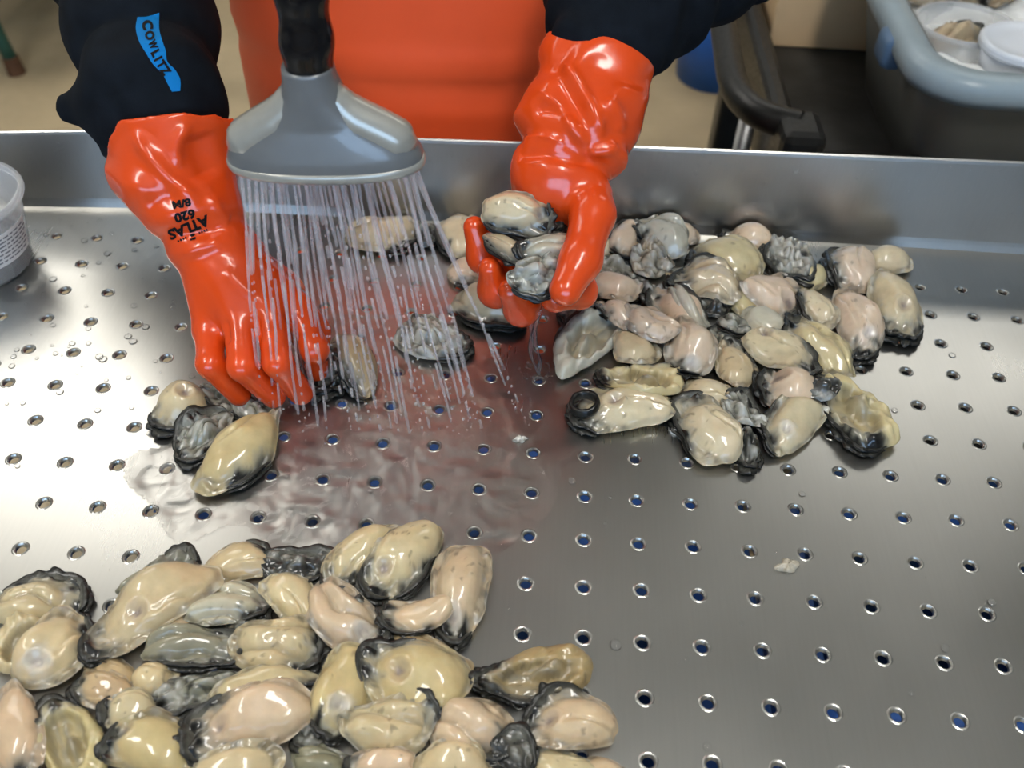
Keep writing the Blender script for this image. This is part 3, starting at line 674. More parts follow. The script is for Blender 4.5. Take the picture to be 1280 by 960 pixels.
FRONT = [
 (0,-8,757,97,745,50,'c','r',[(60,120,5),(10,60,4)],None,'cream and grey oyster with black looped frill, left picture edge of front pile'),
 (1,2,835,50,778,52,'c','o',[],None,'buff oyster with open gills at the left picture edge below the looped frill'),
 (2,24,852,102,768,62,'c','p',[(20,70,5)],(-.45,-.1,'w'),'large cream oyster with a black slit on its right, left side of the front pile'),
 (2,12,862,26,968,62,'p','p',[(280,60,3)],None,'cream oyster cut by the lower left corner of the picture'),
 (1,68,880,108,975,72,'y','o',[(120,110,4)],None,'yellow-brown oyster with ridged open insides at the bottom left'),
 (2,116,808,257,716,60,'c','p',[(215,70,3)],(-.2,-.2,'l'),'longest smooth oyster, slanting across the top left of the front pile'),
 (0,148,748,238,699,44,'g','r',[(40,80,5)],None,'grey and pink oyster lying behind the longest smooth one'),
 (1,96,846,160,872,46,'t','p',[(180,70,4)],None,'flat tan wedge-shaped oyster in the left of the front pile'),
 (0,108,822,164,850,36,'t','p',[],None,'greyish tan oyster above the flat wedge-shaped one'),
 (1,128,893,192,883,42,'c','p',[(180,80,5)],None,'small grey-cream oyster below the flat wedge-shaped one'),
 (2,138,918,240,952,70,'y','p',[(170,70,3)],(-.6,.1,'l'),'big yellow-cream oyster with a grey patch near the bottom edge left'),
 (0,162,848,216,846,40,'c','p',[(290,110,5)],None,'cream oyster with a blue-grey lower margin under the black-ended grey one'),
 (1,180,806,292,808,44,'g','r',[(0,130,7),(280,90,5)],None,'grey-topped oyster with a black right end in the front pile'),
 (0,192,802,240,764,36,'p','p',[],None,'smooth pinkish oyster under the longest one'),
 (1,234,760,338,752,46,'w','r',[(350,90,4)],(.7,.1,'l'),'pale creased oyster with an orange left tip, below the long black-edged one'),
 (0,262,704,345,697,40,'c','p',[(30,90,5)],None,'cream oyster with black trailing mantle at the top of the front pile'),
 (0,335,708,418,702,34,'k','g',[(60,150,6),(270,150,6)],None,'black tangled mantle at the top edge of the front pile'),
 (1,338,724,392,772,48,'c','p',[],None,'rounded cream oyster below the black tangled mantle'),
 (2,393,742,478,803,62,'p','r',[(330,100,4)],(.5,-.1,'w'),'curved oyster with a bluish lower end in the middle top of the front pile'),
 (1,413,726,492,658,48,'c','p',[(230,80,5)],None,'left of two plump cream oysters side by side atop the front pile'),
 (1,466,737,541,653,54,'c','p',[(225,80,5),(300,70,4)],(-.5,.1,'l'),'right of two plump cream oysters side by side atop the front pile'),
 (1,585,684,568,792,62,'p','p',[(255,90,4)],(.62,-.2,'w'),'plump upright oyster at the right corner of the front pile, touching bare metal'),
 (2,479,769,566,764,37,'p','p',[(200,150,4)],None,'pink oyster with a thin black outline lying across the plump upright one'),
 (1,298,816,402,798,58,'c','r',[(340,110,6)],None,'cream folded oyster with dark right end in the centre of the front pile'),
 (2,262,872,396,850,46,'c','p',[(0,70,5)],None,'long glossy cream oyster in the middle of the front pile'),
 (2,238,922,386,884,66,'p','p',[(190,120,5)],(-.45,-.1,'l'),'large pinkish oyster with grey frilled left end near the bottom centre'),
 (2,448,813,404,922,62,'y','p',[(250,90,4)],(.35,.2,'w'),'upright yellowish oyster with a grey muscle spot in the middle of the front pile'),
 (2,458,828,580,862,80,'y','p',[(150,120,3)],(-.25,-.05,'l'),'broadest oyster of the front pile, with a purple and white spot'),
 (1,488,798,584,846,52,'t','p',[],None,'tan oyster lying behind the broadest one'),
 (2,432,916,542,899,58,'c','r',[(20,70,3)],None,'ridged cream oyster below the broadest one'),
 (1,536,904,640,914,70,'p','r',[(320,90,5)],None,'pinkish folded oyster left of the bright one at the right of the front pile'),
 (1,598,858,737,826,54,'b','o',[(190,110,7),(250,80,5)],None,'open oyster with brown insides and dark green left end, right of front pile'),
 (2,658,905,768,900,62,'p','p',[(150,120,5)],(-.45,-.1,'l'),'bright pinkish oyster at the rightmost end of the front pile'),
 (2,518,950,612,964,50,'c','p',[],None,'cream oyster at the bottom edge right of centre'),
 (2,436,956,518,955,38,'p','p',[(180,60,3)],None,'pinkish oyster cut by the bottom edge in the middle'),
 (1,366,938,434,956,44,'g','r',[],None,'grey creased oyster at the bottom edge in the middle'),
 (2,238,968,344,950,48,'c','p',[],None,'cream oyster cut by the bottom edge left of centre'),
 (2,622,928,667,952,38,'k','g',[(60,200,5)],None,'black-rimmed blue-grey mantle at the bottom of the front pile'),
 (1,662,944,745,966,40,'c','p',[(160,80,4)],None,'cream oyster under the bright pinkish one at the bottom edge'),
 (0,730,957,785,972,34,'p','p',[],None,'pale oyster tip cut by the bottom edge, furthest right'),
 (0,198,872,295,848,40,'g','g',[(240,120,5)],None,'grey-brown wrinkled oyster above the large pinkish one'),
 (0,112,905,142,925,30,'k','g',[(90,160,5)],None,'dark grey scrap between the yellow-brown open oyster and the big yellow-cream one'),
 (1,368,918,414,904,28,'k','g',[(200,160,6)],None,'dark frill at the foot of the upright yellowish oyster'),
 (0,395,845,412,880,32,'k','g',[(90,160,6)],None,'black frill right of the long glossy cream oyster'),  # last rows: black mantle scraps put in to deepen the dark between oysters
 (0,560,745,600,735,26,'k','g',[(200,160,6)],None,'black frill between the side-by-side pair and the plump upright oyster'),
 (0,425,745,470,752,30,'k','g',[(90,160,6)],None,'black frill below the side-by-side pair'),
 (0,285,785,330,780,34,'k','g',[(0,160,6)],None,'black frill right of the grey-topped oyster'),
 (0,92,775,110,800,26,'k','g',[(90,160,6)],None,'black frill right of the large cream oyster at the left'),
]
rows(LEFT, 'oysters below the left glove', 400)
rows(LONE, 'oysters lying apart under the spray', 450)
rows(BYHAND, 'oysters left of the held handful', 480)
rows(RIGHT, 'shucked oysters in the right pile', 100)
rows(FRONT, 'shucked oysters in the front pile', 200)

def held(px, py, z, L, Wd, tone, style, rot, fr, mus, label, seed, thick=None):
    c = W(px, py, z)
    build_oyster(seed, L, Wd, tone, style, fr, mus, label, 'oysters held in the right glove', tuple(c), 0, drape=False, thick=thick, hand_rot=tuple(math.radians(a) for a in rot))
HG = math.radians
held(646, 272, .112, .058, .034, 'c', 'p', (38, 4, -4), [(HG(-8), HG(110), .007), (HG(260), HG(90), .004)], (.62, .1, 'l'), 'plump cream oyster on top of the handful in the right glove', 501, .018)
held(668, 345, .094, .042, .034, 'w', 'g', (35, 0, 20), [(HG(270), HG(120), .004)], None, 'ruffled grey-green oyster at the lower front of the handful in the right glove', 502, .016)
held(682, 312, .102, .044, .024, 'w', 'r', (35, 0, 30), [(HG(180), HG(100), .004)], None, 'pale folded oyster in the middle of the handful in the right glove', 503, .012)
held(634, 312, .098, .046, .016, 't', 'p', (35, 0, -42), [(HG(270), HG(160), .004)], None, 'narrow tan oyster on the left of the handful in the right glove', 504, .009)
held(672, 300, .088, .062, .050, 'k', 'g', (30, 0, 0), [(HG(0), HG(120), .006), (HG(180), HG(100), .005)], None, 'black frilly oyster at the heart of the handful in the right glove', 505, .014)
held(700, 276, .100, .034, .026, 'k', 'g', (35, 0, 40), [(HG(90), HG(160), .006), (HG(270), HG(140), .005)], None, 'dark curled oyster frill against the palm of the right glove', 506, .012)

# small bits lying on the bed
def scrap(px, py, L, wd, col, label, seed, rot):
    n = 18; V = []; rnd = random.Random(seed); c = W(px, py, 0)
    rings = []
    for k, (f, z) in enumerate(((1, 0.0003), (1.02, .0012), (.7, .003), (.25, .0036))):
        rings.append([np.array([f * L * math.cos(2 * math.pi * q / n) * (1 + .3 * math.sin(q * 1.3 + seed)), f * wd * math.sin(2 * math.pi * q / n) * (1 + .25 * math.cos(q * 2.1 + seed)), z * (1 + .4 * math.sin(q * 1.7))]) for q in range(n)])
    V, F = loft(rings); o = mesh('oyster_scrap', V, F, M['mantle'], None, True, np.tile(np.array(col), (len(V), 1)))
    o.location = c; o.rotation_euler = (0, 0, rot); tag(o, label, 'scrap')
scrap(985, 708, .0085, .005, (.42, .38, .30), 'torn shred of flesh alone on the bare bed right of the front pile', 3, .4)
scrap(847, 542, .008, .003, (.7, .7, .68), 'thin white shred beside the lowest oysters of the right pile', 5, -.5)
scrap(650, 551, .005, .003, (.7, .68, .62), 'tiny white shred on the wet metal left of the right pile', 8, .2)

# ------------------------------------------------------------------ the worker
PERSON = tag(empty('person', (-.13, .52, ZF)), 'person in a navy sweatshirt and orange apron, wearing orange rubber gloves, rinsing oysters', 'person')
def pp(o):                    # parts are built in world coordinates: bring them under the person's base
    o.location = (.13, -.52, -ZF); return o
def folds(V, F, lines):       # raised or sunk creases along lines picked on the surface
    V = np.array(V, float); F = np.array(F)
    fn = np.cross(V[F[:, 2]] - V[F[:, 0]], V[F[:, 3]] - V[F[:, 1]]); N = np.zeros_like(V)
    for k in range(4): np.add.at(N, F[:, k], fn)
    N /= np.linalg.norm(N, axis=1)[:, None] + 1e-12
    vd = CAM - V; out_side = sstep(-.15, .15, (N * vd).sum(1) / np.linalg.norm(vd, axis=1)); out = V.copy()
    for pts, amp, wid in lines:
        P3 = project(V, F, [tuple(p) for p in spline(pts, 4)], 0.0); D = np.full(len(V), 9.0); TT = np.zeros(len(V))
        for i in range(len(P3) - 1):
            a, b = P3[i], P3[i + 1]; ab = b - a
            t = np.clip(((V - a) @ ab) / (ab @ ab + 1e-12), 0, 1); d = np.linalg.norm(V - a - t[:, None] * ab, axis=1)
            m = d < D; D[m] = d[m]; TT[m] = (i + t[m]) / (len(P3) - 1)
        fade = np.clip(np.minimum(TT, 1 - TT) * 5, .15, 1)
        out += N * (amp * fade * out_side * np.exp(-(D / wid) ** 2))[:, None]
    return out
def project(V, F, pts2, off):
    bv = BVHTree.FromPolygons([Vector(v) for v in V], [tuple(map(int, f)) for f in F]); out = []
    for x, y in pts2:
        d = Vector(ray(x, y)).normalized(); h = bv.ray_cast(Vector(CAM), d)
        if h[0] is None: out.append(None); continue
        n = h[1] if h[1].dot(d) < 0 else -h[1]
        out.append(np.array(h[0] + n * off))
    last = next(p for p in out if p is not None)
    for i, p in enumerate(out):
        if p is None: out[i] = last
        last = out[i]
    return out
def glove_left_fn(P):
    c0, c1, cw = W(210, 148, .168), W(218, 210, .140), W(258, 298, .100)
    nrm = np.array([.1, .55, .83])
    g = chain(P, [c0 + (c0 - c1) * .12, c0, c1, (c1 + cw) / 2 + np.array([0, 0, .002]), cw], [.047, .047, .0455, .037, .031], .012, nrm, .80)
    K = [W(262, 410, .054), W(299, 402, .066), W(338, 394, .069), W(372, 386, .062)]
    palm = g
    for k, r1, r2 in zip(K, (.024, .026, .026, .024), (.0122, .0128, .0128, .0122)):
        palm = smin(palm, cap(P, cw, k, r1, r2), .012)
    palm = smin(palm, cap(P, K[0] + [0, 0, -.008], K[3] + [0, 0, -.008], .012, .013), .01)
    th = chain(P, [W(300, 320, .082), W(350, 368, .056), W(388, 415, .036), W(392, 446, .022)], [.020, .0185, .0145, .0115], .008)
    palm = smin(palm, th, .010)
    f = None
    for pts, rs in (([K[0], W(263, 455, .046), W(299, 493, .015)], (.0115, .0100, .0092)),
                    ([K[1], W(303, 458, .051), W(342, 495, .015)], (.0120, .0105, .0096)),
                    ([K[2], W(347, 453, .053), W(376, 491, .015)], (.0120, .0106, .0098)),
                    ([K[3], W(393, 436, .049), W(396, 462, .018)], (.0115, .0104, .0094))):
        q = chain(P, pts, rs, .005); f = q if f is None else smin(f, q, .0006)
    d = smin(palm, f, .0035)
    # loose rubber: folds on the gauntlet, none on the fingers
    ax = (c0 - cw) / np.linalg.norm(c0 - cw); t = (P - cw) @ ax
    m = sstep(.005, .05, t)
    e1 = np.cross(ax, nrm / np.linalg.norm(nrm)); u = (P - cw) @ e1
    n1 = vnoise(P[..., 0] / .03, P[..., 1] / .03, P[..., 2] / .03, 21)
    d = d + m * (.35 + .65 * sstep(.115, .08, t)) * (.0034 * np.sin(u * 95 + t * 60 + 2.2 * n1) + .0025 * n1)
    d = d + .0022 * np.exp(-((t - .006 - .25 * u) / .007) ** 2) * (1 + n1) + .0018 * np.exp(-((t + .020 + .3 * u) / .006) ** 2) * (.6 + n1)
    d = d - .0016 * sstep(.0, .012, t) * np.exp(-((t - .012 + .2 * u) / .006) ** 2)
    end = (P - c0) @ ((c0 - c1) / np.linalg.norm(c0 - c1))       # cut open at the cuff, scalloped edge
    ang = u * 700
    d = np.maximum(d, end + .007 + 1.1 * np.maximum(0, c0[0] - P[..., 0] - .018) - .0007 * np.sin(ang))
    inner = chain(P, [c0 + (c0 - c1), c0, c1], [.041, .041, .037], .01, nrm, .78)
    return np.maximum(d, -np.maximum(inner, -(end + .035)))
def bounds(pts, m): 
    a = np.array(pts); return a.min(0) - m, a.max(0) + m
lo, hi = bounds([W(210, 148, .168), W(258, 298, .1), W(266, 400, .05), W(302, 492, .016), W(392, 446, .02), W(373, 490, .016)], .065); lo[2] = max(lo[2], -.005)
GLV, GLF = sdf_mesh(glove_left_fn, lo, hi, .0020)
GLV = folds(GLV, GLF, [([(163, 160), (184, 190), (204, 214), (228, 236), (252, 258)], .0050, .0055), ([(246, 165), (254, 195), (266, 225)], -.0060, .013), ([(240, 152), (226, 172), (221, 192), (228, 212)], .0030, .0045),
    ([(262, 240), (276, 268), (288, 276)], .0030, .0050), ([(222, 296), (250, 291), (286, 284)], -.0028, .0038), ([(226, 318), (252, 309), (280, 300)], .0022, .0040), ([(180, 262), (200, 250), (224, 246)], -.0028, .006),
    ([(280, 335), (300, 356), (322, 372)], .0018, .0050), ([(281, 398), (283, 415), (285, 432)], -.0030, .0035), ([(319, 392), (322, 410), (325, 428)], -.0030, .0032), ([(356, 388), (363, 405), (369, 424)], -.0030, .0032)])
gl = pp(mesh('glove', GLV, GLF, M['glove'], PERSON)); gl['label'] = 'orange rubber glove reaching down to the oysters under the spray'

def glove_right_fn(P):
    c0, c1, cw = W(745, 80, .185), W(725, 150, .158), W(698, 214, .130)
    nrm = np.array([-.10, -.62, .78])
    g = chain(P, [c0 + (c0 - c1) * .15, c0, c1, cw], [.043, .044, .0455, .0385], .012, nrm, .80)
    pc = W(690, 262, .098)
    R0 = [W(642, 268, .080), W(660, 286, .073), W(682, 300, .069), W(712, 312, .069)]
    palm = g
    for k, r1, r2 in zip(R0, (.024, .026, .026, .024), (.0140, .0145, .0145, .0140)):
        palm = smin(palm, cap(P, cw, k, r1, r2), .012)
    th = chain(P, [W(735, 222, .124), W(741, 268, .120), W(726, 325, .108), W(707, 362, .100)], [.0195, .0165, .0150, .0122], .008)
    palm = smin(palm, th, .010)
    f = None
    for pts, rs in (([R0[0], W(606, 320, .070), W(593, 284, .094)], (.0140, .0142, .0090)),
                    ([R0[1], W(620, 362, .058), W(612, 336, .080)], (.0140, .0142, .0092)),
                    ([R0[2], W(652, 385, .053), W(638, 364, .076)], (.0140, .0140, .0096)),
                    ([R0[3], W(724, 364, .060), W(694, 372, .072)], (.0140, .0138, .0118))):
        q = chain(P, pts, rs, .006); f = q if f is None else smin(f, q, .0012)
    d = smin(palm, f, .005)
    ax = (c0 - cw) / np.linalg.norm(c0 - cw); t = (P - cw) @ ax; m = sstep(-.002, .03, t)
    e1 = np.cross(ax, nrm / np.linalg.norm(nrm)); u = (P - cw) @ e1
    n1 = vnoise(P[..., 0] / .028, P[..., 1] / .028, P[..., 2] / .028, 31)
    d = d + m * sstep(.105, .075, t) * (.0026 * np.sin(u * 110 - t * 95 + 2.4 * n1) + .0020 * n1)
    d = d + .0042 * np.exp(-((t - .010 + .10 * u) / .006) ** 2) * (.9 + .5 * n1) - .0030 * np.exp(-((t - .024 + .10 * u) / .008) ** 2)
    end = (P - c0) @ ((c0 - c1) / np.linalg.norm(c0 - c1))
    d = np.maximum(d, end - .010 - .0008 * np.sin(u * 700))
    inner = chain(P, [c0 + (c0 - c1), c0, c1], [.038, .039, .038], .01, nrm, .78)
    return np.maximum(d, -np.maximum(inner, -(end + .035)))
lo, hi = bounds([W(746, 84, .185), W(705, 212, .13), W(606, 320, .07), W(652, 385, .053), W(724, 364, .06), W(741, 268, .12)], .065)
GRV, GRF = sdf_mesh(glove_right_fn, lo, hi, .0020)
GRV = folds(GRV, GRF, [([(690, 82), (704, 108), (722, 140), (742, 178)], -.0040, .0060), ([(704, 72), (726, 108), (744, 142), (756, 176)], .0036, .0045), ([(670, 112), (694, 128), (718, 160), (736, 184)], .0028, .0045),
    ([(664, 140), (690, 138), (712, 148)], -.0030, .005), ([(650, 178), (680, 172), (712, 182)], .0040, .0050), ([(640, 196), (676, 192), (716, 200), (752, 206)], -.0042, .0045), ([(756, 120), (772, 140), (776, 170)], .0030, .006), ([(735, 190), (756, 188), (774, 182)], .0040, .005)])
gr = pp(mesh('glove', GRV, GRF, M['glove'], PERSON)); gr['label'] = 'orange rubber glove turned palm up, cupping a handful of oysters'

def shirt_fn(P):
    d = cap(P, (-.13, .56, .0), (-.13, .53, .34), .165, .17, (0, 1, 0), .62)
    d = smin(d, cap(P, (-.30, .53, .45), (.04, .53, .45), .085, .085), .08)
    def arm(pts, rs): return chain(P, pts, rs, .02)
    a = arm([W(216, 190, .150), W(208, 143, .171), W(196, 118, .180), W(180, 50, .198), W(168, -30, .218), (-.49, .44, .26), (-.335, .53, .46)], [.030, .034, .048, .053, .060, .074, .085])
    flap = smin(cap(P, W(92, 131, .168), W(185, 122, .178), .011, .042), cap(P, W(138, 192, .146), W(150, 140, .168), .007, .026), .014)
    a = smin(a, flap, .012)
    b = arm([W(740, 110, .172), W(749, 70, .188), W(754, 54, .196), W(760, 38, .203), W(770, 18, .210), W(792, -25, .225), (.22, .47, .27), (.075, .53, .46)], [.019, .020, .022, .040, .056, .066, .074, .085])
    n1 = vnoise(P[..., 0] / .05, P[..., 1] / .05, P[..., 2] / .05, 41); n2 = vnoise(P[..., 0] / .022, P[..., 1] / .022, P[..., 2] / .022, 42)
    la = W(188, 108, .180); lx = W(166, -30, .215) - la; lx /= np.linalg.norm(lx); t = (P - la) @ lx
    a = a + .0025 * np.sin(t * 70 + 2.5 * n1) + .003 * n1 + .0045 * np.exp(-((t - .020 + .010 * n1) / .006) ** 2)
    ra = W(764, 32, .205); rx = W(792, -25, .225) - W(748, 78, .186); rx /= np.linalg.norm(rx); tr_ = (P - ra) @ rx
    b = b + .0035 * np.sin(tr_ * 150 + 3 * n1) + .004 * np.exp(-((tr_ + .012 + .010 * n1) / .005) ** 2)
    d = smin(smin(d, a, .05), b, .05)
    return d + .0015 * n2 * sstep(.3, .1, np.abs(P[..., 1] - .3))
SHV, SHF = sdf_mesh(shirt_fn, (-.62, .10, -.14), (.34, .68, .56), .005)
sh = pp(mesh('sweatshirt', SHV, SHF, M['navy'], PERSON)); sh['label'] = 'dark navy sweatshirt with loose folded sleeves'

def body_fn(P):               # head, neck and trunk core under the clothes
    d = cap(P, (-.13, .55, .05), (-.13, .52, .44), .10, .11)
    d = smin(d, cap(P, (-.13, .51, .46), (-.13, .46, .60), .058, .055), .03)
    hd = cap(P, (-.13, .415, .655), (-.13, .455, .715), .072, .088)
    d = smin(d, hd, .025)
    d = smin(d, cap(P, (-.13, .338, .675), (-.13, .325, .650), .010, .014), .012)      # nose
    d = smin(d, cap(P, (-.155, .342, .612), (-.105, .342, .612), .012, .012), .012)   # lips
    d = smin(d, cap(P, (-.13, .36, .578), (-.13, .365, .590), .022, .022), .02)       # chin
    for s in (-1, 1):
        d = smin(d, cap(P, (-.13 + s * .088, .45, .655), (-.13 + s * .092, .455, .695), .012, .016), .008)
        e = np.linalg.norm(P - np.array([-.13 + s * .034, .338, .695]), axis=-1) - .012
        d = -smin(-d, e, .01)
    return d
V, F = sdf_mesh(body_fn, (-.28, .28, -.08), (.02, .70, .84), .008); pp(mesh('body', V, F, M['skin'], PERSON))
def hair_fn(P):
    d = cap(P, (-.13, .43, .68), (-.13, .468, .725), .078, .098)
    return np.maximum(d, .655 + (P[..., 1] - .46) * -.9 - P[..., 2]) + .003 * vnoise(P[..., 0] / .012, P[..., 1] / .03, P[..., 2] / .03, 5)
V, F = sdf_mesh(hair_fn, (-.26, .30, .50), (.0, .60, .85), .008); pp(mesh('hair', V, F, M['hair'], PERSON))
for s in (-1, 1):
    ev = bmesh.new(); bmesh.ops.create_uvsphere(ev, u_segments=14, v_segments=10, radius=.0125); bmesh.ops.translate(ev, vec=(-.13 + s * .034, .3445, .695), verts=ev.verts)
    pp(bmobj('eye', ev, M['paper'], PERSON, True))
def trousers_fn(P):
    d = cap(P, (-.20, .57, -.02), (-.06, .57, -.02), .125, .125)
    for s in (-1, 1): d = smin(d, chain(P, [(-.13 + s * .09, .57, -.05), (-.13 + s * .10, .555, -.45), (-.13 + s * .11, .58, -.78)], [.095, .07, .055], .02), .03)
    return d
V, F = sdf_mesh(trousers_fn, (-.42, .38, -.85), (.16, .76, .14), .012); pp(mesh('trousers', V, F, M['trouser'], PERSON))
for s in (-1, 1):
    def boot_fn(P): return np.maximum(smin(cap(P, (-.13 + s * .11, .58, -.62), (-.13 + s * .11, .59, -.85), .072, .05), cap(P, (-.13 + s * .11, .60, -.86), (-.13 + s * .13, .43, -.868), .045, .04), .03), -.8985 - P[..., 2])
    V, F = sdf_mesh(boot_fn, (-.13 + s * .11 - .12, .34, -.905), (-.13 + s * .11 + .14, .72, -.52), .01); pp(mesh('boot', V, F, M['boot'], PERSON))

def make_apron():
    nu, nv = 60, 70; V = []; F = []
    for j in range(nv + 1):
        z = -.62 + (.40 + .62) * j / nv
        hw = 1.50 if z < .22 else 1.50 - .75 * ((z - .22) / .18)
        for i in range(nu + 1):
            u = -hw + 2 * hw * i / nu; a = u
            rx = .213 + .02 * max(0, -z); ry = .135 + .10 * max(0, -z - .05)
            x = -.13 + rx * math.sin(a); y = .515 - ry * math.cos(a)
            dn = noise.noise(Vector((u * 1.7, z * 5, 3))) * .006 + .0045 * math.exp(-((z - .085) / .010) ** 2) * (1 + .5 * math.sin(u * 3)) - .003 * math.exp(-((z - .105) / .012) ** 2) + .004 * math.sin(u * 6 + z * 8) * max(0, .1 - z)
            V.append((x - math.sin(a) * dn * .5, y + math.cos(a) * dn, z))
    for j in range(nv):
        for i in range(nu): b = j * (nu + 1) + i; F.append((b, b + 1, b + nu + 2, b + nu + 1))
    return V, F
ap = pp(mesh('apron', *make_apron(), M['apron'], PERSON)); ap['label'] = 'bright orange waterproof apron'
md = ap.modifiers.new('thickness', 'SOLIDIFY'); md.thickness = .0022; md.offset = 1

# prints on sleeve and glove: flat ink laid on the cloth
def text_mesh(body, size):
    cu = bpy.data.curves.new('t', 'FONT'); cu.body = body; cu.size = size; cu.align_x = 'CENTER'; cu.align_y = 'CENTER'; cu.resolution_u = 3; cu.offset = .05 * size
    ob = bpy.data.objects.new('t', cu); COL.objects.link(ob); bpy.context.view_layer.update()
    me = bpy.data.meshes.new_from_object(ob.evaluated_get(bpy.context.evaluated_depsgraph_get()))
    bpy.data.objects.remove(ob); bpy.data.curves.remove(cu)
    bm = bmesh.new(); bm.from_mesh(me); bmesh.ops.triangulate(bm, faces=bm.faces); bmesh.ops.subdivide_edges(bm, edges=bm.edges, cuts=1)
    V = [(v.co.x, v.co.y) for v in bm.verts]; F = [tuple(v.index for v in f.verts) for f in bm.faces]; bm.free(); bpy.data.meshes.remove(me)
    return V, F
def print_text(surf, items, off, name, m, parent):
    mb = MB()
    for body, cx, cy, size, ang, sx in items:
        V, F = text_mesh(body, size); c, s = math.cos(math.radians(ang)), math.sin(math.radians(ang))
        pts = [(cx + c * x * sx - s * -y, cy + s * x * sx + c * -y) for x, y in V]
        mb.add((project(*surf, pts, off), F))
    o = mesh(name, mb.V, mb.F, m, parent, False); return o
# blue patch as a strip of quads between two edges (picture points, laid on the sleeve)
le = spline([(172, 22), (170, 36), (174, 52), (182, 66), (191, 80), (203, 93), (209, 104), (215, 115)], 6)
re_ = spline([(199, 16), (199, 36), (203, 52), (207, 64), (209, 77), (219, 88), (225, 100), (225, 114)], 6)
pts = []; nn = 8
for a, b in zip(le, re_):
    for k in range(nn + 1): pts.append(tuple(a + (b - a) * k / nn + np.array([0, 2.2 * math.sin(math.pi * k / nn) if a is le[0] else 0])))
F = [(i * (nn + 1) + k, i * (nn + 1) + k + 1, (i + 1) * (nn + 1) + k + 1, (i + 1) * (nn + 1) + k) for i in range(len(le) - 1) for k in range(nn)]
SURF_S = (SHV, SHF)
o = mesh('sleeve_print', project(*SURF_S, pts, .0006), F, M['blueprint'], sh, False); o['label'] = 'blue printed band down the sleeve'
lt = [('C', 184, 33, 17, 78, 1.0), ('O', 187, 46, 15, 72, .9), ('W', 191, 57, 13, 68, .7), ('L', 194, 67, 15, 62, .9), ('I', 197, 74, 15, 60, .9), ('T', 201, 81, 15, 58, .9), ('Z', 206, 89, 15, 55, .9)]
o = print_text(SURF_S, lt, .0011, 'lettering', M['ink'], sh)
SURF_G = (GLV, GLF); GA = 157
items = [('8/M', 227, 254, 13, 168, 1.15), ('620', 231, 269, 15, 165, 1.15), ('ATLAS', 235.5, 283.5, 18, 158, 1.0)]
o = print_text(SURF_G, items, .0006, 'lettering', M['ink'], gl)
# small emblem under the lettering: two short wings of type either side of a rounded figure
mb = MB()
def blob(cx, cy, rx, ry, ang):
    n = 14; c, s = math.cos(ang), math.sin(ang); P2 = [(cx, cy)] + [(cx + rx * math.cos(2 * math.pi * k / n) * c - ry * math.sin(2 * math.pi * k / n) * s, cy + rx * math.cos(2 * math.pi * k / n) * s + ry * math.sin(2 * math.pi * k / n) * c) for k in range(n)]
    mb.add((project(*SURF_G, P2, .0006), [(0, 1 + k, 1 + (k + 1) % n) for k in range(n)]))
GAr = math.radians(158)
blob(241, 294, 3.4, 2.2, GAr); blob(243, 298.5, 2.8, 1.5, GAr); blob(239.5, 300, 1.6, 1.1, GAr)
for k in range(4):
    blob(249.5 + k * 3.0, 291 - k * 1.25, 1.1, 1.7, GAr); blob(232.5 - k * 3.0, 297.5 + k * 1.25, 1.1, 1.7, GAr)
mb.build('emblem', M['ink'], gl, False)

# ------------------------------------------------------------------ hand sprayer hanging from its hose
SPX = W(408, 200, .222); SPR = tag(empty('hand_sprayer', tuple(SPX), (math.radians(3), math.radians(-2.8), math.radians(1.5))), 'silver wedge-shaped spray head with a black grip, hanging over the bed', 'sprayer')
def sup(hx, hy, z, e=2.6, n=64, y0=0.0, sag=0.0):
    out = []
    for k in range(n):
        t = 2 * math.pi * k / n; c, s = math.cos(t), math.sin(t)
        out.append(np.array([hx * math.copysign(abs(c) ** (2 / e), c), y0 + hy * math.copysign(abs(s) ** (2 / e), s), z]))
    return out
def headw(z): 
    zs = [0, .006, .012, .018, .024, .030, .037, .046, .056, .064]; ws = [.0600, .0600, .0575, .0520, .0430, .0330, .0250, .0185, .0155, .0145]; return float(np.interp(z, zs, ws))
def headd(z): return float(np.interp(z, [0, .01, .03, .064], [.0225, .0215, .0165, .0140]))
rings = [sup(headw(z), headd(z), z, 2.4) for z in np.linspace(.0, .064, 33)]
V, F = loft(rings); mesh('head', V, F, M['silver'], SPR)
V, F = loft([sup(.0590, .0215, -.002, 2.3), sup(.0605, .0228, -.002, 2.3), sup(.0612, .0234, .000, 2.3), sup(.0611, .0233, .003, 2.3), sup(.0598, .0222, .0042, 2.3)]); mesh('rim', V, F, M['silver_edge'], SPR)
for s in (-1, 1):             # pale rounded shoulders sweeping up to the neck
    path = [np.array([s * (headw(z) - float(np.interp(z, [.01, .03, .06], [.007, .0085, .0075]))), -headd(z) * .10, z - .0005]) for z in np.linspace(.010, .060, 28)]
    rad_ = [float(np.interp(z, [.010, .016, .03, .046, .060], [.007, .0125, .0125, .0095, .005])) for z in np.linspace(.010, .060, 28)]
    V, F = tube(path, rad_, 14); mesh('shoulder', V, F, M['silver_edge'], SPR)
V, F = loft([sup(.0575, .0205, -.0035, 2.3), sup(.0585, .021, -.0015, 2.3)]); fp = mesh('spray_plate', V, F, M['silver'], SPR)
gz = np.linspace(.0585, .21, 50); gr_ = [.0145 + .0009 * math.cos((z - .078) / .030 * 2 * math.pi) - (.0022 if z < .060 else 0) for z in gz]
V, F = loft([[p + np.array([(z - .05) * .085, 0, 0]) for p in sup(r, r * .98, z, 2.1, 32)] for z, r in zip(gz, gr_)]); mesh('grip', V, F, M['grip'], SPR)
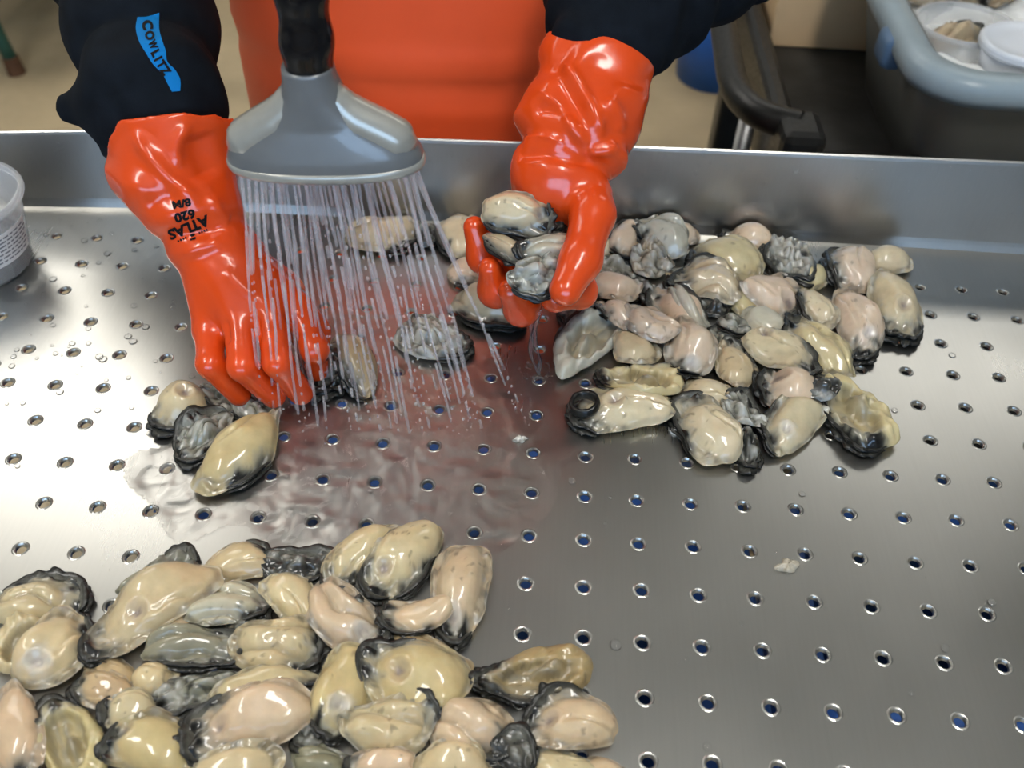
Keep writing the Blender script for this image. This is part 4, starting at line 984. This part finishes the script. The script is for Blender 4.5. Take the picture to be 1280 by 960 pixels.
V, F = tube(spline([(.0134, 0, .208), (.02, .005, .30), (.02, .02, .60), (.0, .03, 1.2), (.0, .03, ZC - .222 - .005)], 10), .010, 14); mesh('hose', V, F, M['hose'], SPR)
# falling water
MSPR = Matrix.Translation(Vector(SPX)) @ Euler(SPR.rotation_euler, 'XYZ').to_matrix().to_4x4()
rnd = random.Random(11); mb = MB(); drops = MB()
def ball(c, r, sz=1.0, n=6):
    rings = [[np.array([c[0] + r * math.sin(a) * math.cos(2 * math.pi * k / n), c[1] + r * math.sin(a) * math.sin(2 * math.pi * k / n), c[2] + sz * r * math.cos(a)]) for k in range(n)] for a in (.35, .95, 1.57, 2.2, 2.8)]
    V, F = loft(rings); return V, [f[::-1] for f in F]
NJ = 23
for row in range(3):
    for k in range(NJ // 1 if row != 1 else NJ - 8):
        n_ = NJ if row != 1 else NJ - 8
        fx = (k + .5) / n_ * 2 - 1 + rnd.uniform(-.012, .012)
        if rnd.random() < .16: continue
        yy = (-.013, 0.0, .013)[row] * math.sqrt(max(0.05, 1 - fx * fx * .8))
        p = np.array(MSPR @ Vector((fx * .055, yy, -.004)))
        vx = .012 + .036 * fx + rnd.uniform(-.0025, .0025); vy = -.004 + .5 * yy + rnd.uniform(-.003, .003)
        if fx > .9 and rnd.random() < .5: vx += rnd.uniform(.01, .05)
        g0 = .35; path = []; zz = p[2]
        ground = .0025 + .72 * float(hsample(HM, np.array([p[0] + vx]), np.array([p[1] + vy]))[0])
        n = 26; rads = []; gap = rnd.uniform(.5, .9)
        for q in range(n + 1):
            t = q / n; z = p[2] + (ground - p[2]) * t
            path.append(np.array([p[0] + vx * t + .0008 * math.sin(t * 9 + k), p[1] + vy * t, z]))
            w_ = float(vnoise(t * 16 + k * 7.7, row * 3.3, 1, 4)); rads.append(.0010 * (1 + .45 * w_) * (1.15 - .25 * t))
        # streams tear into drops on the way down
        seg = []; sr = []
        for q in range(n + 1):
            if rads[q] < .00080 and q > 4:
                if len(seg) > 1: mb.add(tube(seg, sr, 5))
                seg, sr = [], []; drops.add(ball(path[q], rnd.uniform(.0006, .0011), 1.7))
            else: seg.append(path[q]); sr.append(rads[q])
        if len(seg) > 1: mb.add(tube(seg, sr, 5))
        # crown of splash drops
        for _ in range(3):
            a = rnd.uniform(0, 6.28); d = abs(rnd.gauss(0, .012)); drops.add(ball((path[-1][0] + d * math.cos(a), path[-1][1] + d * math.sin(a), ground + abs(rnd.gauss(0, .008))), rnd.uniform(.0003, .0009)))
mb.add((drops.V, drops.F))
tag(mb.build('water_spray', M['jet']), 'clear water jets raining from the silver spray head', 'water', None, 'stuff')

# rippled water lying where the spray lands
def film():
    nx_, ny_ = 150, 110; x0, x1, y0, y1 = -.30, .06, -.115, .20; V = []; F = []
    xs = np.linspace(x0, x1, nx_); ys = np.linspace(y0, y1, ny_)
    X, Y = np.meshgrid(xs, ys, indexing='ij')
    Z = .0017 + .0013 * vnoise(X / .013, Y / .009, 0, 51) + .0007 * vnoise(X / .0045, Y / .0045, 0, 52)
    rr_ = random.Random(4)
    for _ in range(46):
        cx, cy = rr_.gauss(-.13, .06), rr_.gauss(.03, .045); R = np.hypot(X - cx, Y - cy); r0 = rr_.uniform(.003, .010)
        Z += .0006 * np.exp(-((R - r0) / .0012) ** 2)
    c = W(672, 470, 0)
    for r0 in (.005, .011): Z += .0009 * np.exp(-((np.hypot(X - c[0], Y - c[1]) - r0) / .0012) ** 2)
    e = ((X + .125) / .165) ** 2 + ((Y - .030) / .140) ** 2 + .55 * vnoise(X / .04, Y / .04, 0, 53)
    keep = e < 1; Z *= np.clip(sstep(1.0, .7, e), .12, 1)
    inx = -np.ones(X.shape, int); idx = np.argwhere(keep); inx[keep] = range(len(idx))
    V = np.stack([X[keep], Y[keep], Z[keep] + .0002], 1)
    for i in range(nx_ - 1):
        for j in range(ny_ - 1):
            q = (inx[i, j], inx[i + 1, j], inx[i + 1, j + 1], inx[i, j + 1])
            if min(q) >= 0: F.append(q)
    return V, F
tag(mesh('water_film', *film(), M['film']), 'thin rippled sheet of water on the metal under the spray', 'water', None, 'stuff')
# water running off the held handful
mb = MB(); g = W(672, 468, .0005); top = W(664, 388, .058)
for dx, ph in ((-.004, 0), (.004, 2)):
    path = [top * (1 - t) + g * t + np.array([dx * (1 - t) + .0022 * math.sin(t * 7 + ph), .001 * math.cos(t * 5 + ph), 0]) for t in np.linspace(0, 1, 30)]
    mb.add(tube(path, [.0026 - .0015 * t + .0005 * math.sin(t * 14 + ph) for t in np.linspace(0, 1, 30)], 8))
for k in range(36):
    a = 2 * math.pi * k / 36; r = rnd.uniform(.006, .016); mb.add(ball((g[0] + r * math.cos(a), g[1] + r * math.sin(a), rnd.uniform(.001, .005)), rnd.uniform(.0005, .0012)))
tag(mb.build('water_trickle', M['drop']), 'two strands of water running from the right glove to the bed', 'water', None, 'stuff')
# droplets standing on the bed and on the back wall
mb = MB(); rnd = random.Random(21)
def dome(c, r, nrm, n=8):
    c = np.array(c); nrm = np.array(nrm, float); a = np.cross(nrm, (.3, .5, .81)); a /= np.linalg.norm(a); b = np.cross(nrm, a)
    rings = [[c + nrm * (h * r) + f * r * (math.cos(2 * math.pi * k / n) * a + math.sin(2 * math.pi * k / n) * b) for k in range(n)] for f, h in ((1, 0), (.9, .25), (.6, .45), (.2, .55))]
    V, F = loft(rings, False, True); return V, [f[::-1] for f in F] if np.dot(np.cross(a, b), nrm) < 0 else F
for _ in range(260):
    x, y = rnd.uniform(-.55, .5), rnd.uniform(-.25, .27)
    if rnd.random() < .6: x, y = rnd.uniform(-.55, -.22), rnd.uniform(.0, .27)
    if hsample(HM, np.array([x]), np.array([y]))[0] > .001: continue
    if math.hypot((x / SP + .5) % 1 - .5, (y / SP + .5) % 1 - .5) < .2: continue
    mb.add(dome((x, y, .0001), abs(rnd.gauss(.0016, .0009)) + .0005, (0, 0, 1)))
for _ in range(420):
    x = rnd.uniform(-.6, .55); z = .092 - abs(rnd.gauss(0, .035))
    if rnd.random() < .35: x, z = rnd.uniform(-.6, -.25), rnd.uniform(.004, .09)
    if rnd.random() < .25: z = abs(rnd.gauss(.002, .002))
    if not .001 < z < .09: continue
    mb.add(dome((x, wall_y(x) + .0016 + .0015 * z / WH, z * wall_h(x) / WH), abs(rnd.gauss(.0009, .0006)) + .0003, (0, -1, 0)))
tag(mb.build('water_droplets', M['drop']), 'scattered water droplets on the steel bed and back wall', 'water', None, 'stuff')

# ------------------------------------------------------------------ plastic cup of oysters at the left
def cup(name, c, rb, rt, h, m, label, cat, parent_parts=True, lid=None, group=None):
    r = tag(empty(name, tuple(c)), label, cat, group); n = 48
    def ring(rad, z): return [np.array([rad * math.cos(2 * math.pi * k / n), rad * math.sin(2 * math.pi * k / n), z]) for k in range(n)]
    V, F = loft([ring(rb * .9, .0006), ring(rb, .002), ring(rt, h), ring(rt - .001, h), ring(rb - .001, .003), ring(rb * .9, .0025)]); mesh('cup_body', V, F, m, r)
    V, F = loft([ring(rt - .001, h - .005), ring(rt + .003, h - .005), ring(rt + .004, h - .002), ring(rt + .003, h + .001), ring(rt - .001, h + .001)], False, False); mesh('rim', V, F, m, r)
    return r
cc = W(-24, 330, 0); cc[2] = .0
CUP = cup('deli_cup', cc, .044, .055, .072, M['cup'], 'clear plastic cup with a white printed label and dark oysters inside, left edge', 'cup')
n = 48; ringf = lambda rad, z: [np.array([rad * math.cos(2 * math.pi * k / n), rad * math.sin(2 * math.pi * k / n), z]) for k in range(n)]
V, F = loft([ringf(.0415, .0035), ringf(.0435, .022), ringf(.040, .025), ringf(.02, .026)]); mesh('contents', V, F, M['liquor'], CUP)
def cupr(z): return .044 + .011 * z / .072 + .0006
V = []; F = []
for i in range(21):
    a = math.radians(-75 + 85 * i / 20)
    for z in (.020, .052): V.append((cupr(z) * math.cos(a), cupr(z) * math.sin(a), z))
F = [(2 * i, 2 * i + 2, 2 * i + 3, 2 * i + 1) for i in range(20)]
lab = mesh('paper_label', V, F, M['paper'], CUP)
mb = MB()
for ln in range(7):
    z0 = .024 + ln * .0038; a0 = -70
    while a0 < 4:
        w_ = rnd.uniform(3, 9); V = []
        for i in range(4):
            a = math.radians(min(8, a0 + w_ * i / 3))
            for z in (z0, z0 + .0016): V.append(((cupr(z) + .0004) * math.cos(a), (cupr(z) + .0004) * math.sin(a), z))
        mb.add((V, [(2 * i, 2 * i + 2, 2 * i + 3, 2 * i + 1) for i in range(3)])); a0 += w_ + 1.6
mb.build('print', M['printgrey'], lab, False)
build_oyster(610, .06, .036, 'g', 'g', [(0, 2.5, .004)], None, 'grey oyster inside the clear cup at the left edge', 'oysters in cups', (cc[0] + .008, cc[1] - .004, .026), 0, drape=False, hand_rot=(.1, .1, .8))
build_oyster(611, .05, .030, 'k', 'g', [(3, 2.5, .005)], None, 'dark oyster inside the clear cup, upper one', 'oysters in cups', (cc[0] + .010, cc[1] + .008, .036), 0, drape=False, hand_rot=(-.1, .2, 2.0))

# ------------------------------------------------------------------ black utility cart with a grey tote of ice
ZS = -.135
CART = tag(empty('utility_cart', (.62, .95, ZF)), 'black plastic utility cart with a moulded push handle, behind the table', 'cart')
def cpart(o): o.location = (-.62, -.95, -ZF); return o
cx0, cx1, cy0, cy1 = .315, 1.05, .60, 1.32
cpart(boxobj('deck', ((cx0 + cx1) / 2, (cy0 + cy1) / 2, ZS - .02), (cx1 - cx0, cy1 - cy0, .04), M['cartdeck'], CART, .006))
for nm, c, s in (('side_rim', (cx0 - .012, (cy0 + cy1) / 2, ZS + .0), (.03, cy1 - cy0 + .05, .11)), ('side_rim', (cx1 + .012, (cy0 + cy1) / 2, ZS), (.03, cy1 - cy0 + .05, .11)),
                 ('end_rim', ((cx0 + cx1) / 2, cy0 - .012, ZS), (cx1 - cx0, .03, .11)), ('end_rim', ((cx0 + cx1) / 2, cy1 + .012, ZS), (cx1 - cx0, .03, .11))):
    cpart(boxobj(nm, c, s, M['blackplastic'], CART, .01))
cpart(boxobj('lower_shelf', ((cx0 + cx1) / 2, (cy0 + cy1) / 2, -.68), (cx1 - cx0, cy1 - cy0, .05), M['blackplastic'], CART, .01))
for x in (cx0 + .04, cx1 - .04):
    for y in (cy0 + .05, cy1 - .05):
        cpart(boxobj('post', (x, y, (-.70 + ZS) / 2), (.06, .06, ZS + .70), M['blackplastic'], CART, .008))
        V, F = tube([(x - .02, y, ZF + .055), (x + .02, y, ZF + .055)], .055, 20); cpart(mesh('caster_wheel', V, F, M['hose'], CART, False))
        cpart(boxobj('caster_fork', (x, y, ZF + .13), (.06, .05, .10), M['legsteel'], CART, .006))
hz = -.055
hp = spline([W(893, -60, hz), W(900, 0, hz), W(908, 55, hz), W(917, 105, hz), W(935, 132, hz), W(962, 148, hz), W(1000, 158, hz)], 8)
hr = [.019] * len(hp); V, F = tube(hp, hr, 16); cpart(mesh('push_handle', V, F, M['blackplastic'], CART))
b0 = W(988, 160, hz); 
cpart(boxobj('handle_bracket', (b0[0] + .01, b0[1] - .01, hz - .045), (.055, .07, .12), M['blackplastic'], CART, .012))
e0 = hp[0]; cpart(boxobj('handle_bracket', ((e0[0] + cx0) / 2, e0[1], hz - .03), (abs(cx0 - e0[0]) + .06, .06, .10), M['blackplastic'], CART, .012))
V, F = tube([(cx0 - .045, cy0 + .14, ZS + .02), (cx0 - .045, cy0 + .14, ZF + .25)], .012, 14); cpart(mesh('grey_pipe', V, F, M['legsteel'], CART))

# grey tote
RT = tag(empty('grey_tote', (.66, .80, ZS)), 'grey plastic tote with a pale blue-grey rim, full of ice and cups', 'tote')
bx0, bx1, by0, by1 = .405, .93, .525, .965
def rrect(x0, x1, y0, y1, r, z, n=8):
    P = []
    for cx, cy, s in ((x1 - r, y1 - r, 0), (x0 + r, y1 - r, 1), (x0 + r, y0 + r, 2), (x1 - r, y0 + r, 3)):
        for k in range(n + 1):
            t = (s + k / n) * math.pi / 2; P.append(np.array([cx + r * math.cos(t) - .66, cy + r * math.sin(t) - .80, z - ZS]))
    return P
ZR = .052
V, F = loft([rrect(bx0 + .055, bx1 - .055, by0 + .055, by1 - .055, .05, ZS + .001), rrect(bx0 + .018, bx1 - .018, by0 + .018, by1 - .018, .06, ZR - .03), rrect(bx0 + .014, bx1 - .014, by0 + .014, by1 - .014, .06, ZR), rrect(bx0 + .028, bx1 - .028, by0 + .028, by1 - .028, .05, ZR), rrect(bx0 + .06, bx1 - .06, by0 + .06, by1 - .06, .05, ZS + .006)])
mesh('body', V, F, M['bingrey'], RT)
V, F = loft([rrect(bx0 + .016, bx1 - .016, by0 + .016, by1 - .016, .06, ZR - .026), rrect(bx0 - .004, bx1 + .004, by0 - .004, by1 + .004, .075, ZR - .028), rrect(bx0 - .010, bx1 + .010, by0 - .010, by1 + .010, .08, ZR - .018), rrect(bx0 - .008, bx1 + .008, by0 - .008, by1 + .008, .08, ZR - .002), rrect(bx0, bx1, by0, by1, .075, ZR + .004), rrect(bx0 + .022, bx1 - .022, by0 + .022, by1 - .022, .055, ZR + .004), rrect(bx0 + .028, bx1 - .028, by0 + .028, by1 - .028, .05, ZR - .004)], False, False)
mesh('rim', V, F, M['binrim'], RT)
bm = bmesh.new(); hb = W(1136, 55, ZR - .02); box(bm, (bx0 - .66 - .002, hb[1] - .80, ZR - .026 - ZS), (.030, .05, .040), .010); o = bmobj('side_latch', bm, M['latch'], RT, True)
# ice
nx_ = 60; V = []; F = []
for i in range(nx_ + 1):
    for j in range(nx_ + 1):
        x = bx0 + .036 + (bx1 - bx0 - .072) * i / nx_; y = by0 + .036 + (by1 - by0 - .072) * j / nx_
        V.append((x, y, .020 + .010 * noise.noise(Vector((x * 14, y * 14, 0))) + .006 * noise.noise(Vector((x * 60, y * 60, 1)))))
F = [(i * (nx_ + 1) + j, (i + 1) * (nx_ + 1) + j, (i + 1) * (nx_ + 1) + j + 1, i * (nx_ + 1) + j + 1) for i in range(nx_) for j in range(nx_)]
tag(mesh('crushed_ice', V, F, M['ice']), 'white crushed ice filling the grey tote', 'ice', None, 'stuff')
c1 = W(1206, 36, .035); CU1 = cup('deli_cup', (c1[0], c1[1], -.015), .050, .058, .058, M['cup'], 'open clear plastic cup holding an oyster in the ice of the tote', 'cup')
build_oyster(620, .085, .045, 't', 'r', [(HG(10), HG(120), .006)], None, 'brownish oyster inside the open cup in the tote of ice', 'oysters in cups', (c1[0] - .008, c1[1] - .004, .018), 0, drape=False, thick=.026, hand_rot=(.25, -.15, .45))
c2 = W(1276, 70, .055); c2 = np.array([c2[0] + .024, .632, c2[2]]); LID = cup('deli_cup', (c2[0], c2[1], .010), .044, .052, .040, M['lidp'], 'plastic cup closed with a frosted bluish lid, front corner of the tote', 'cup')
V, F = loft([ringf(.055, .036), ringf(.056, .043), ringf(.052, .046), ringf(.046, .043), ringf(.03, .043)]); mesh('lid', V, F, M['lidp'], LID)
for k, (px_, py_) in enumerate(((1160, -8), (1205, -10), (1250, -8))):
    c = W(px_, py_, .03); build_oyster(630 + k, .075, .045, 't', 'r', [(k * 1.3, 1.6, .005)], None, ('brown oyster at the left on the ice at the top picture edge', 'brown oyster in the middle on the ice at the top picture edge', 'brown oyster at the right on the ice at the top picture edge')[k], 'oysters on the ice', (c[0], c[1], .022), 0, drape=False, hand_rot=(.1, 0, .3 * k))

# tan carton standing on the cart
BOXC = tag(empty('tan_carton', (.46, 1.12, ZS)), 'plain tan carton standing at the far end of the black cart', 'carton')
q0 = W(966, 40, ZS + .03); q1 = W(1106, 44, ZS + .03); wdt = q1[0] - q0[0] + .12
boxobj('carton_body', ((q0[0] + wdt / 2) - .46, (q0[1] + q1[1]) / 2 + .11 - 1.12, .13), (wdt, .20, .26), M['board'], BOXC, .003)
for s in (-1, 1): boxobj('flap', ((q0[0] + wdt / 2) - .46, (q0[1] + q1[1]) / 2 + .11 - 1.12 + s * .051, .262), (wdt, .098, .004), M['board'], BOXC, .001)

# blue bucket with a bag, on the floor behind
bc = W(892, 95, ZF); BK = tag(empty('blue_bucket', tuple(bc)), 'blue plastic bucket on the floor behind the cart handle', 'bucket')
V, F = loft([ringf(.12, .001), ringf(.15, .30), ringf(.145, .30), ringf(.115, .01)]); mesh('bucket_body', V, F, M['blueplastic'], BK)
V, F = loft([ringf(.150, .285), ringf(.158, .285), ringf(.159, .30), ringf(.150, .303)], False, False); mesh('rim', V, F, M['blueplastic'], BK)
rings = []
for z, r in ((.22, .142), (.30, .150), (.34, .165), (.42, .15), (.50, .11), (.56, .07)):
    rings.append([np.array([(r + .018 * noise.noise(Vector((math.cos(a) * 3, math.sin(a) * 3, z * 14)))) * math.cos(a), (r + .018 * noise.noise(Vector((math.cos(a) * 3, math.sin(a) * 3, z * 14 + 5)))) * math.sin(a), z]) for a in np.linspace(0, 2 * math.pi, 40, endpoint=False)])
V, F = loft(rings, False, True); bg = mesh('plastic_bag', V, F, M['bag']); bg.location = tuple(bc); tag(bg, 'clear plastic bag bunched in the blue bucket', 'bag')

# teal stand at the upper left
gs = W(20, 92, ZF); GS = tag(empty('teal_stand', tuple(gs)), 'teal painted metal stand with rusty feet at the upper left', 'stand')
LEGS = [(0, 0), (-.34, .10), (.10, .42), (-.30, .48)]
for x, y in LEGS:
    V, F = tube([(x - .05, y, .42), (x, y, .05)], .020, 12); lg = mesh('leg', V, F, M['green'], GS)
    V, F = tube([(x, y, .055), (x + .004, y, .001)], [.024, .027], 12); mesh('rusty_foot', V, F, M['rust'], lg, False)
boxobj('basin', (-.04, .24, .43), (.46, .62, .16), M['green'], GS, .02)
boxobj('cross_brace', (-.17, .05, .26), (.36, .03, .04), M['green'], GS, .004)
boxobj('cross_brace', (.02, .22, .26), (.03, .44, .04), M['green'], GS, .004)
